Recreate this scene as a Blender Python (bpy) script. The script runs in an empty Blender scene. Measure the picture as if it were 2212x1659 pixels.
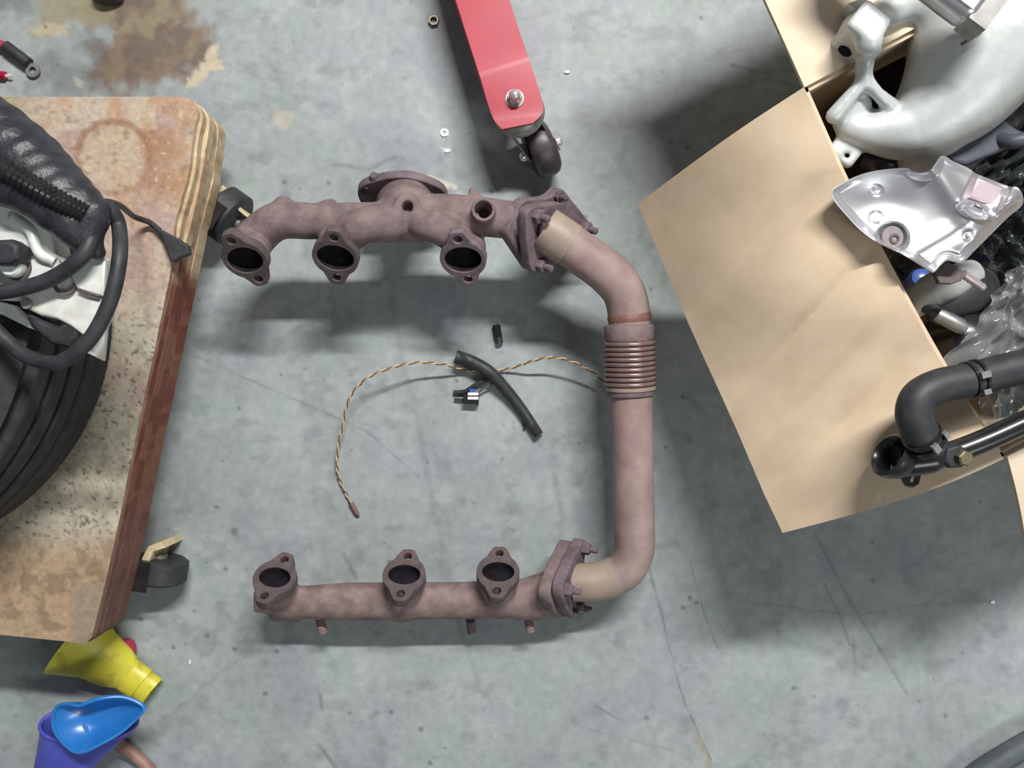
import bpy, math
import numpy as np
from mathutils import Vector, Matrix

# ------------------------------------------------------------------ camera
W, HPX, FPX, CAMH = 2212.0, 1659.0, 1841.0, 0.95
scene = bpy.context.scene
col = scene.collection
cam_d = bpy.data.cameras.new('camera')
cam_d.sensor_fit = 'HORIZONTAL'
cam_d.sensor_width = 36.0
cam_d.lens = 36.0 * FPX / W
cam_d.clip_start = 0.01
cam = bpy.data.objects.new('camera', cam_d)
cam.location = (0, 0, CAMH)
cam.rotation_euler = (0, 0, 0)
col.objects.link(cam)
scene.camera = cam

# ------------------------------------------------------------------ light
world = bpy.data.worlds.new('workshop_air')
scene.world = world
world.use_nodes = True
bg = world.node_tree.nodes['Background']
bg.inputs[0].default_value = (0.84, 0.88, 0.92, 1)
bg.inputs[1].default_value = 0.19


def tube_light(name, loc, target, sx, sy, power, color):
    d = bpy.data.lights.new(name, 'AREA')
    d.shape = 'RECTANGLE'
    d.size, d.size_y = sx, sy
    d.energy = power
    d.color = color
    o = bpy.data.objects.new(name, d)
    o.location = loc
    v = Vector(target) - Vector(loc)
    # keep the long side of the fixture along world x
    z = -v.normalized()
    x = Vector((1, 0, 0))
    x = (x - z * x.dot(z)).normalized()
    y = z.cross(x)
    o.rotation_euler = Matrix((x, y, z)).transposed().to_euler()
    col.objects.link(o)


tube_light('ceiling_tube_light', (0.55, 1.50, 2.35), (0.3, 0.3, 0), 1.1, 0.09, 108.0, (1.0, 0.99, 0.97))
tube_light('ceiling_tube_light', (1.7, -1.7, 2.5), (0.4, -0.3, 0), 1.4, 0.4, 26.0, (0.95, 1.0, 0.97))

vs = scene.view_settings
vs.view_transform = 'Standard'
vs.look = 'None'
vs.exposure = -0.08
vs.gamma = 1.0
vs.use_curve_mapping = False

# ------------------------------------------------------------------ helpers
rng = np.random.default_rng(7)


def P(px, py, z):
    s = (CAMH - z) / FPX
    return np.array([(px - 1106.0) * s, (829.5 - py) * s, z])


def PP(pts):
    return np.array([P(*p) for p in pts])


def S(z):
    return (CAMH - z) / FPX


def onplane(px, py, C, n):
    """point of the plane (C, n) under pixel (px, py)"""
    o = np.array([0, 0, CAMH])
    d = np.array([(px - 1106.0) / FPX, (829.5 - py) / FPX, -1.0])
    t = np.dot(np.asarray(C) - o, n) / np.dot(d, n)
    return o + d * t


def norm(v):
    v = np.asarray(v, float)
    return v / np.linalg.norm(v)


def frame(n, up=(0, 0, 1)):
    n = norm(n)
    up = np.asarray(up, float)
    u = np.cross(up, n)
    if np.linalg.norm(u) < 1e-6:
        u = np.cross((0, 1, 0), n)
    u = norm(u)
    v = np.cross(n, u)
    return u, v, n


def lin(c):
    r = []
    for x in c:
        x = x / 255.0
        r.append(x / 12.92 if x <= 0.04045 else ((x + 0.055) / 1.055) ** 2.4)
    return tuple(r) + (1.0,)


def catmull(pts, per=8, closed=False):
    p = np.asarray(pts, float)
    n = len(p)
    out = []
    rngi = range(n if closed else n - 1)
    for i in rngi:
        if closed:
            a, b, c, d = p[(i - 1) % n], p[i], p[(i + 1) % n], p[(i + 2) % n]
        else:
            b, c = p[i], p[i + 1]
            a = p[i - 1] if i > 0 else 2 * b - c
            d = p[i + 2] if i + 2 < n else 2 * c - b
        for k in range(per):
            t = k / per
            out.append(0.5 * ((2 * b) + (-a + c) * t + (2 * a - 5 * b + 4 * c - d) * t * t + (-a + 3 * b - 3 * c + d) * t ** 3))
    if not closed:
        out.append(p[-1])
    return np.array(out)


class MB:
    def __init__(self):
        self.v, self.f, self.c, self.n = [], [], [], 0

    def add(self, v, f, c=None):
        v = np.asarray(v, float)
        self.v.append(v)
        k = self.n
        self.f.extend([tuple(int(i) + k for i in q) for q in f])
        self.n += len(v)
        if c is not None:
            self.c.append(c)
        return self

    def box(self, c, half, axes=None):
        c = np.asarray(c, float)
        A = np.eye(3) if axes is None else np.array(axes)
        h = np.asarray(half, float)
        sg = np.array([[-1, -1, -1], [1, -1, -1], [1, 1, -1], [-1, 1, -1], [-1, -1, 1], [1, -1, 1], [1, 1, 1], [-1, 1, 1]])
        v = c + (sg * h) @ A
        return self.add(v, [(0, 3, 2, 1), (4, 5, 6, 7), (0, 1, 5, 4), (1, 2, 6, 5), (2, 3, 7, 6), (3, 0, 4, 7)])

    def tube(self, path, r, seg=16, caps=True, squash=None):
        p = np.asarray(path, float)
        n = len(p)
        r = np.full(n, r) if np.isscalar(r) else np.asarray(r, float)
        if len(r) != n:
            r = np.interp(np.linspace(0, 1, n), np.linspace(0, 1, len(r)), r)
        t = np.gradient(p, axis=0)
        t /= np.linalg.norm(t, axis=1)[:, None] + 1e-12
        u = np.cross(t[0], (0, 0, 1))
        if np.linalg.norm(u) < 1e-3:
            u = np.cross(t[0], (0, 1, 0))
        u = norm(u)
        vs_ = []
        ang = np.linspace(0, 2 * math.pi, seg, endpoint=False)
        for i in range(n):
            u = norm(u - t[i] * np.dot(u, t[i]))
            w = np.cross(t[i], u)
            ring = np.cos(ang)[:, None] * u + np.sin(ang)[:, None] * w
            if squash:
                ring = ring * np.array([1, 1, squash])
            vs_.append(p[i] + ring * r[i])
        v = np.concatenate(vs_)
        f = []
        for i in range(n - 1):
            for j in range(seg):
                a, b = i * seg + j, i * seg + (j + 1) % seg
                f.append((a, b, b + seg, a + seg))
        if caps:
            f.append(tuple(range(seg - 1, -1, -1)))
            f.append(tuple(range((n - 1) * seg, n * seg)))
        return self.add(v, f)

    def lathe(self, prof, origin, axis, seg=32, up=(0, 0, 1), sx=1.0, sy=1.0):
        """prof: list of (radius, height along axis)"""
        u, w, a = frame(axis, up)
        o = np.asarray(origin, float)
        ang = np.linspace(0, 2 * math.pi, seg, endpoint=False)
        v = []
        for r, t in prof:
            v.append(o + a * t + (np.cos(ang) * r * sx)[:, None] * u + (np.sin(ang) * r * sy)[:, None] * w)
        v = np.concatenate(v)
        f = []
        for i in range(len(prof) - 1):
            for j in range(seg):
                p0, p1 = i * seg + j, i * seg + (j + 1) % seg
                f.append((p0, p1, p1 + seg, p0 + seg))
        if prof[0][0] > 1e-6:
            f.append(tuple(range(seg - 1, -1, -1)))
        if prof[-1][0] > 1e-6:
            f.append(tuple(range((len(prof) - 1) * seg, len(prof) * seg)))
        return self.add(v, f)

    def ring(self, prof, origin, axis, seg=32, up=(0, 0, 1), sx=1.0, sy=1.0):
        """closed profile (r, t) revolved: a hollow body"""
        u, w, a = frame(axis, up)
        o = np.asarray(origin, float)
        ang = np.linspace(0, 2 * math.pi, seg, endpoint=False)
        m = len(prof)
        v = []
        for r, t in prof:
            v.append(o + a * t + (np.cos(ang) * r * sx)[:, None] * u + (np.sin(ang) * r * sy)[:, None] * w)
        v = np.concatenate(v)
        f = []
        for i in range(m):
            i2 = (i + 1) % m
            for j in range(seg):
                j2 = (j + 1) % seg
                f.append((i * seg + j, i * seg + j2, i2 * seg + j2, i2 * seg + j))
        return self.add(v, f)

    def plate(self, loops, th, C, n, up=(0, 0, 1), bevel=0.0, axes=None):
        """2D outline with holes, extruded; local frame (u, v, n) at C"""
        cu = bpy.data.curves.new('tmp', 'CURVE')
        cu.dimensions = '2D'
        cu.fill_mode = 'BOTH'
        cu.extrude = max(th / 2 - bevel, 1e-5)
        cu.bevel_depth = bevel
        cu.bevel_resolution = 2
        cu.offset = -bevel
        for lp in loops:
            sp = cu.splines.new('POLY')
            sp.points.add(len(lp) - 1)
            for i, q in enumerate(lp):
                sp.points[i].co = (q[0], q[1], 0, 1)
            sp.use_cyclic_u = True
        ob = bpy.data.objects.new('tmp', cu)
        col.objects.link(ob)
        dg = bpy.context.evaluated_depsgraph_get()
        me = ob.evaluated_get(dg).to_mesh()
        v = np.empty(len(me.vertices) * 3)
        me.vertices.foreach_get('co', v)
        v = v.reshape(-1, 3)
        f = [tuple(p.vertices) for p in me.polygons]
        ob.evaluated_get(dg).to_mesh_clear()
        bpy.data.objects.remove(ob)
        bpy.data.curves.remove(cu)
        u, w, a = axes if axes is not None else frame(n, up)
        v = np.asarray(C) + v[:, :1] * u + v[:, 1:2] * w + v[:, 2:] * a
        return self.add(v, f)

    def build(self, name, mat, parent=None, smooth=35, merge=False):
        v = np.concatenate(self.v)
        return mesh_object(name, v, self.f, mat, parent, smooth, np.concatenate(self.c) if self.c else None, merge)


WL = {}


def mesh_object(name, v, f, mat, parent=None, smooth=35, colors=None, merge=False):
    org = np.array([(v[:, 0].min() + v[:, 0].max()) / 2, (v[:, 1].min() + v[:, 1].max()) / 2, v[:, 2].min()])
    me = bpy.data.meshes.new(name)
    vv = (v - org)
    if isinstance(f, np.ndarray):
        k = f.shape[1]
        me.vertices.add(len(vv))
        me.vertices.foreach_set('co', vv.ravel())
        me.loops.add(f.size)
        me.loops.foreach_set('vertex_index', f.ravel().astype(np.int32))
        me.polygons.add(len(f))
        me.polygons.foreach_set('loop_start', np.arange(0, f.size, k, dtype=np.int32))
        me.update(calc_edges=True)
    else:
        me.from_pydata(vv.tolist(), [], f)
    if merge:
        import bmesh
        bm = bmesh.new()
        bm.from_mesh(me)
        bmesh.ops.remove_doubles(bm, verts=bm.verts, dist=1e-6)
        bmesh.ops.recalc_face_normals(bm, faces=bm.faces)
        bm.to_mesh(me)
        bm.free()
    if smooth:
        me.polygons.foreach_set('use_smooth', [True] * len(me.polygons))
        if smooth < 180:
            me.set_sharp_from_angle(angle=math.radians(smooth))
    if colors is not None:
        at = me.color_attributes.new('Col', 'FLOAT_COLOR', 'POINT')
        c4 = np.ones((len(v), 4))
        c4[:, :3] = colors[:, :3]
        at.data.foreach_set('color', c4.ravel())
    me.materials.append(mat)
    me.validate()
    o = bpy.data.objects.new(name, me)
    col.objects.link(o)
    if parent is not None:
        o.parent = parent
        o.location = org - WL[parent.name]
    else:
        o.location = org
    WL[o.name] = org
    return o


def thing(name, label, cat, loc, group=None):
    o = bpy.data.objects.new(name, None)
    o.empty_display_size = 0.02
    col.objects.link(o)
    o.location = loc
    WL[o.name] = np.array(loc, float)
    return tag(o, label, cat, group)


def tag(o, label, cat=None, group=None):
    o['label'] = label
    if cat:
        o['category'] = cat
    if group:
        o['group'] = group
    return o


# ------------------------------------------------------------------ signed distance modelling
def sd_cap(p, a, b, ra, rb=None):
    a, b = np.asarray(a), np.asarray(b)
    rb = ra if rb is None else rb
    ba = b - a
    t = np.clip(((p - a) @ ba) / max(ba @ ba, 1e-12), 0, 1)
    return np.linalg.norm(p - a - t[:, None] * ba, axis=1) - (ra + (rb - ra) * t)


def sd_chain(p, pts, rs, per=9):
    q = catmull(pts, per)
    r = np.interp(np.linspace(0, 1, len(q)), np.linspace(0, 1, len(rs)), rs)
    d = None
    for i in range(len(q) - 1):
        e = sd_cap(p, q[i], q[i + 1], r[i], r[i + 1])
        d = e if d is None else np.minimum(d, e)
    return d


def sd_cyl(p, a, b, r):
    a, b = np.asarray(a), np.asarray(b)
    L = np.linalg.norm(b - a)
    u = (b - a) / L
    t = (p - a) @ u
    rad = np.linalg.norm(p - a - t[:, None] * u, axis=1) - r
    ax = np.abs(t - L / 2) - L / 2
    return np.maximum(rad, ax)


def sd_box(p, c, half, axes=None, rd=0.0):
    A = np.eye(3) if axes is None else np.array(axes)
    q = np.abs((p - np.asarray(c)) @ A.T) - (np.asarray(half) - rd)
    return np.linalg.norm(np.maximum(q, 0), axis=1) + np.minimum(q.max(axis=1), 0) - rd


def smin(a, b, k):
    h = np.clip(0.5 + 0.5 * (b - a) / k, 0, 1)
    return b * (1 - h) + a * h - k * h * (1 - h)


def smax(a, b, k):
    return -smin(-a, -b, k)


def surface_nets(fn, lo, hi, res, relax=4):
    lo, hi = np.asarray(lo, float), np.asarray(hi, float)
    n = np.ceil((hi - lo) / res).astype(int) + 1
    ax = [lo[i] + res * np.arange(n[i]) for i in range(3)]
    G = np.stack(np.meshgrid(*ax, indexing='ij'), -1).reshape(-1, 3)
    cs = 4
    nc = (n + cs - 2) // cs + 1
    cax = [lo[i] + res * cs * np.arange(nc[i]) for i in range(3)]
    cv = fn(np.stack(np.meshgrid(*cax, indexing='ij'), -1).reshape(-1, 3)).reshape(nc)
    near = [np.minimum((np.arange(n[i]) + cs // 2) // cs, nc[i] - 1) for i in range(3)]
    val = cv[np.ix_(*near)].ravel().copy()
    todo = np.abs(val) < res * cs * 2.2
    val[todo] = fn(G[todo])
    val = val.reshape(n)
    ins = val < 0
    cnt = np.zeros(n - 1)
    acc = np.zeros(tuple(n - 1) + (3,))
    sl = lambda o, m: tuple(slice(o[i], o[i] + m[i]) for i in range(3))
    m = n - 1
    offs = [(a, b, c) for a in (0, 1) for b in (0, 1) for c in (0, 1)]
    for o in offs:
        for k in range(3):
            if o[k] == 0:
                o2 = list(o)
                o2[k] = 1
                va, vb = val[sl(o, m)], val[sl(o2, m)]
                ch = (va < 0) != (vb < 0)
                t = np.where(ch, va / np.where(ch, va - vb, 1), 0)
                cnt += ch
                for q in range(3):
                    acc[..., q] += ch * (o[q] + (t if q == k else 0))
    act = cnt > 0
    idx = -np.ones(m, int)
    idx[act] = np.arange(act.sum())
    base = np.stack(np.meshgrid(*[np.arange(x) for x in m], indexing='ij'), -1)
    V = lo + res * (base[act] + acc[act] / cnt[act][:, None])
    F = []
    for k in range(3):
        k1, k2 = (k + 1) % 3, (k + 2) % 3
        s0 = [slice(None)] * 3
        s1 = [slice(None)] * 3
        s0[k] = slice(0, n[k] - 1)
        s1[k] = slice(1, n[k])
        a, b = ins[tuple(s0)], ins[tuple(s1)]
        ch = a != b
        I = np.argwhere(ch)
        ok = (I[:, k1] > 0) & (I[:, k2] > 0) & (I[:, k1] < m[k1]) & (I[:, k2] < m[k2])
        I = I[ok]
        e1 = np.zeros(3, int); e1[k1] = 1
        e2 = np.zeros(3, int); e2[k2] = 1
        g = lambda J: idx[J[:, 0], J[:, 1], J[:, 2]]
        q = np.stack([g(I - e1 - e2), g(I - e2), g(I), g(I - e1)], 1)
        fl = a[I[:, 0], I[:, 1], I[:, 2]]
        q[~fl] = q[~fl][:, ::-1]
        F.append(q)
    F = np.concatenate(F)
    F = F[(F >= 0).all(axis=1)]
    E = np.concatenate([F[:, [0, 1]], F[:, [1, 2]], F[:, [2, 3]], F[:, [3, 0]]])
    E = np.concatenate([E, E[:, ::-1]])
    deg = np.bincount(E[:, 0], minlength=len(V))[:, None] + 1e-9
    for it in range(relax):
        k = 0.5 if it % 2 == 0 else -0.52
        avg = np.stack([np.bincount(E[:, 0], V[E[:, 1], q], len(V)) for q in range(3)], 1) / deg
        V = V + k * (avg - V)
    return V, F


def sdf_object(name, fn, lo, hi, res, mat, parent=None, relax=4):
    v, f = surface_nets(fn, lo, hi, res, relax)
    return mesh_object(name, v, f, mat, parent, 180)


# ------------------------------------------------------------------ numpy noise
def vnoise(x, y, seed=0):
    r = np.random.default_rng(seed)
    T = r.random((256, 256))
    xi, yi = np.floor(x).astype(int), np.floor(y).astype(int)
    fx, fy = x - xi, y - yi
    fx, fy = fx * fx * (3 - 2 * fx), fy * fy * (3 - 2 * fy)
    g = lambda a, b: T[a % 256, b % 256]
    return (g(xi, yi) * (1 - fx) + g(xi + 1, yi) * fx) * (1 - fy) + (g(xi, yi + 1) * (1 - fx) + g(xi + 1, yi + 1) * fx) * fy


def fbm(x, y, seed=0, oct=4):
    s, a, t = 0, 0.5, 0
    for k in range(oct):
        s = s + a * vnoise(x * 2 ** k + 17.3 * k, y * 2 ** k - 9.1 * k, seed + k)
        t += a
        a *= 0.55
    return s / t


def sstep(a, b, x):
    t = np.clip((x - a) / (b - a), 0, 1)
    return t * t * (3 - 2 * t)


def seg_dist(X, Y, pts):
    d = np.full(X.shape, 1e9)
    for (x0, y0), (x1, y1) in zip(pts[:-1], pts[1:]):
        dx, dy = x1 - x0, y1 - y0
        t = np.clip(((X - x0) * dx + (Y - y0) * dy) / (dx * dx + dy * dy + 1e-9), 0, 1)
        d = np.minimum(d, np.hypot(X - x0 - t * dx, Y - y0 - t * dy))
    return d


def poly_inside(X, Y, pts):
    c = np.zeros(X.shape, bool)
    n = len(pts)
    for i in range(n):
        x0, y0 = pts[i]
        x1, y1 = pts[(i + 1) % n]
        cond = (y0 > Y) != (y1 > Y)
        c ^= cond & (X < (x1 - x0) * (Y - y0) / ((y1 - y0) + 1e-12) + x0)
    return c


def poly_sd(X, Y, pts):
    d = seg_dist(X, Y, list(pts) + [pts[0]])
    return np.where(poly_inside(X, Y, pts), -d, d)


def mixc(base, c, m):
    return base * (1 - m[..., None]) + np.array(c)[:3] * m[..., None]


# ------------------------------------------------------------------ materials
def new_mat(name):
    m = bpy.data.materials.new(name)
    m.use_nodes = True
    nt = m.node_tree
    return m, nt, nt.nodes['Principled BSDF']


def mat(name, c1, c2=None, scale=60.0, rough=0.6, metal=0.0, bump=0.0, bscale=None, c3=None, s3=12.0, spec=0.5, attr=False, lo=0.35, hi=0.65, th3=(0.55, 0.7), coat=0.0, bdist=0.001):
    m, nt, b = new_mat(name)
    N, L = nt.nodes, nt.links
    tc = N.new('ShaderNodeTexCoord')
    b.inputs['Roughness'].default_value = rough
    b.inputs['Metallic'].default_value = metal
    b.inputs['Specular IOR Level'].default_value = spec
    b.inputs['Coat Weight'].default_value = coat
    b.inputs['Coat Roughness'].default_value = 0.15

    def noise(sc, det=5):
        n = N.new('ShaderNodeTexNoise')
        n.inputs['Scale'].default_value = sc
        n.inputs['Detail'].default_value = det
        n.inputs['Roughness'].default_value = 0.6
        L.new(tc.outputs['Object'], n.inputs['Vector'])
        return n

    def mix(kind='MIX'):
        x = N.new('ShaderNodeMix')
        x.data_type = 'RGBA'
        x.blend_type = kind
        return x

    if attr:
        at = N.new('ShaderNodeAttribute')
        at.attribute_name = 'Col'
        n = noise(scale, 6)
        mr = N.new('ShaderNodeMapRange')
        mr.inputs['From Min'].default_value = 0.3
        mr.inputs['From Max'].default_value = 0.7
        mr.inputs['To Min'].default_value = lo
        mr.inputs['To Max'].default_value = hi
        L.new(n.outputs['Fac'], mr.inputs['Value'])
        x = mix('MULTIPLY')
        x.inputs[0].default_value = 1.0
        L.new(at.outputs['Color'], x.inputs[6])
        L.new(mr.outputs[0], x.inputs[7])
        L.new(x.outputs[2], b.inputs['Base Color'])
    elif c2 is None:
        b.inputs['Base Color'].default_value = lin(c1)
    else:
        n = noise(scale)
        cr = N.new('ShaderNodeValToRGB')
        cr.color_ramp.elements[0].position = lo
        cr.color_ramp.elements[0].color = lin(c1)
        cr.color_ramp.elements[1].position = hi
        cr.color_ramp.elements[1].color = lin(c2)
        L.new(n.outputs['Fac'], cr.inputs['Fac'])
        out = cr.outputs['Color']
        if c3 is not None:
            n3 = noise(s3, 4)
            mr = N.new('ShaderNodeMapRange')
            mr.inputs['From Min'].default_value = th3[0]
            mr.inputs['From Max'].default_value = th3[1]
            L.new(n3.outputs['Fac'], mr.inputs['Value'])
            x = mix()
            L.new(mr.outputs[0], x.inputs[0])
            L.new(out, x.inputs[6])
            x.inputs[7].default_value = lin(c3)
            out = x.outputs[2]
        L.new(out, b.inputs['Base Color'])
    if bump > 0:
        nb = noise(bscale or scale * 3, 5)
        bp = N.new('ShaderNodeBump')
        bp.inputs['Strength'].default_value = bump
        bp.inputs['Distance'].default_value = bdist
        L.new(nb.outputs['Fac'], bp.inputs['Height'])
        L.new(bp.outputs['Normal'], b.inputs['Normal'])
    return m


M = {}
M['floor'] = mat('concrete', None, attr=True, scale=95, rough=0.55, bump=0.25, bscale=120, lo=0.90, hi=1.10, spec=0.35)
M['wood'] = mat('worn_plywood', None, attr=True, scale=160, rough=0.75, bump=0.5, bscale=170, lo=0.82, hi=1.15, spec=0.25)
M['rust'] = mat('rusty_cast_iron', (108, 91, 92), (136, 117, 116), 70, 0.75, 0.0, 0.35, 260, c3=(106, 96, 97), s3=22, spec=0.35)
M['rust_low'] = mat('rusty_log_iron', (116, 97, 95), (144, 124, 121), 60, 0.8, 0.0, 0.4, 220, c3=(100, 88, 82), s3=26, spec=0.3)
M['rust_dark'] = mat('dark_scaled_iron', (96, 84, 88), (122, 107, 113), 80, 0.7, 0.0, 0.3, 250, c3=(126, 102, 100), s3=30, spec=0.3)
M['soot'] = mat('sooted_iron', (76, 66, 67), (98, 86, 85), 90, 0.85, 0.0, 0.3, 200, c3=(112, 82, 78), s3=38, th3=(0.6, 0.75))
M['bore'] = mat('recess_shade', (26, 24, 30), (40, 37, 42), 120, 0.95, spec=0.1)  # near-black colour stands in for shade inside ports, holes and sipes
M['pipe'] = mat('heat_stained_steel', (136, 112, 109), (158, 136, 131), 34, 0.55, 0.0, 0.15, 200, c3=(154, 138, 128), s3=14, th3=(0.55, 0.75), spec=0.5)
M['tan_steel'] = mat('tan_heat_steel', (158, 142, 126), (142, 122, 115), 40, 0.5, 0.0, 0.15, 200)
M['weld'] = mat('weld_bead', (124, 88, 82), (146, 104, 96), 90, 0.6, 0.3, 0.5, 300)
M['bellow'] = mat('bellows_steel', (128, 104, 103), (154, 128, 125), 60, 0.32, 0.45)
M['steel'] = mat('bright_steel', (226, 226, 226), (206, 207, 208), 90, 0.32, 0.7)
M['dull_steel'] = mat('dull_steel', (158, 157, 154), (136, 133, 130), 90, 0.45, 0.5)
M['red'] = mat('red_paint', (170, 10, 46), (162, 8, 42), 20, 0.36, 0.0, spec=0.5, coat=0.0)
M['rubber'] = mat('black_rubber', (38, 39, 43), (54, 55, 58), 90, 0.55, bump=0.1)
M['tape'] = mat('black_tape', (32, 32, 37), (50, 50, 56), 70, 0.42, bump=0.6, bscale=75, spec=0.5, bdist=0.003)
M['gloss_black'] = mat('glossy_black', (26, 25, 27), (40, 38, 40), 60, 0.28, spec=0.6)
M['wheel'] = mat('wheel_rubber', (52, 45, 48), (70, 62, 64), 90, 0.42)
M['tyre'] = mat('tyre_rubber', (34, 33, 35), (52, 50, 51), 70, 0.72, bump=0.3, bscale=180)
M['tyre_rib'] = mat('tyre_rib_rubber', (58, 56, 58), (76, 73, 74), 70, 0.7, bump=0.2)
M['card'] = mat('cardboard', (202, 180, 153), (211, 190, 164), 30, 0.82, bump=0.15, bscale=90, spec=0.2)
M['card_pale'] = mat('pale_cardboard', (214, 196, 172), (222, 205, 182), 30, 0.82, spec=0.2)  # paler cardboard for the far and near flaps
M['alu'] = mat('cast_aluminium', (188, 192, 190), (206, 210, 208), 40, 0.42, 0.2, 0.1, 300, spec=0.6)
M['alu_bright'] = mat('pressed_aluminium', (200, 200, 204), (214, 213, 217), 30, 0.32, 0.8, 0.05, 200)
M['alu_pink'] = mat('tinted_aluminium', (196, 178, 184), (208, 192, 196), 40, 0.4, 0.6)
M['alu_cover'] = mat('dusty_aluminium', (206, 211, 206), (230, 233, 228), 28, 0.5, 0.1, 0.1, 200, c3=(190, 182, 172), s3=16)
M['dimple'] = mat('grey_aluminium', (132, 122, 126), (150, 140, 143), 60, 0.5, 0.3)  # darker grey for the disc in the heat shield dimple
M['alu_dark'] = mat('dark_metal', (92, 84, 84), (108, 98, 96), 60, 0.7, 0.3)  # dark grey for rings, seams, marks and the under bracket
M['plastic_dark'] = mat('slate_plastic', (64, 66, 78), (80, 83, 94), 40, 0.5)
M['brass'] = mat('dull_brass', (122, 114, 90), (144, 136, 110), 60, 0.4, 0.7)
M['yellow'] = mat('yellow_plastic', (208, 198, 58), (218, 208, 72), 30, 0.4, c3=(140, 132, 52), s3=36, th3=(0.52, 0.72), spec=0.5)
M['blue'] = mat('bright_blue_plastic', (34, 112, 186), (42, 122, 198), 30, 0.3, spec=0.6, coat=0.3)
M['violet'] = mat('violet_blue_plastic', (76, 80, 178), (90, 96, 194), 24, 0.42, spec=0.5)
M['magenta'] = mat('magenta_plastic', (168, 40, 74), (190, 50, 84), 30, 0.4)
M['red_cable'] = mat('red_cable', (150, 40, 62), (176, 50, 72), 40, 0.5)
M['brown_hose'] = mat('brown_hose', (142, 108, 98), (160, 126, 114), 30, 0.5)
M['yellow_wire'] = mat('ochre_insulation', (204, 172, 120), (214, 184, 136), 60, 0.45)
M['brown_wire'] = mat('brown_insulation', (92, 76, 70), (108, 90, 82), 60, 0.5)
M['white_plastic'] = mat('white_plastic', (232, 232, 234), (220, 220, 224), 40, 0.4)
M['blue_dot'] = mat('deep_blue_plastic', (58, 82, 150), (74, 98, 168), 60, 0.3)
M['splinter'] = mat('splintered_wood', (196, 176, 140), (214, 196, 162), 120, 0.8, bump=0.4)
M['paint_flake'] = mat('pale_paint_flake', (196, 184, 156), (176, 164, 136), 120, 0.8)
M['bag_black'] = mat('black_film', (40, 43, 46), (66, 70, 72), 20, 0.25, spec=0.7, bump=0.5, bscale=60)
M['fabric'] = mat('dark_slate_rubber', (70, 78, 82), (88, 96, 98), 40, 0.6)


def film_mat():
    m, nt, b = new_mat('clear_film')
    N, L = nt.nodes, nt.links
    out = N['Material Output']
    tr = N.new('ShaderNodeBsdfTransparent')
    tr.inputs[0].default_value = (0.93, 0.95, 0.95, 1)
    mx = N.new('ShaderNodeMixShader')
    lw = N.new('ShaderNodeLayerWeight')
    lw.inputs['Blend'].default_value = 0.35
    mr = N.new('ShaderNodeMapRange')
    mr.inputs['To Min'].default_value = 0.20
    mr.inputs['To Max'].default_value = 0.60
    L.new(lw.outputs['Facing'], mr.inputs['Value'])
    b.inputs['Base Color'].default_value = (0.74, 0.76, 0.78, 1)
    b.inputs['Roughness'].default_value = 0.16
    b.inputs['Specular IOR Level'].default_value = 0.9
    b.inputs['Metallic'].default_value = 0.25
    L.new(mr.outputs[0], mx.inputs[0])
    L.new(tr.outputs[0], mx.inputs[1])
    L.new(b.outputs[0], mx.inputs[2])
    L.new(mx.outputs[0], out.inputs[0])
    return m


M['film'] = film_mat()

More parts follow.
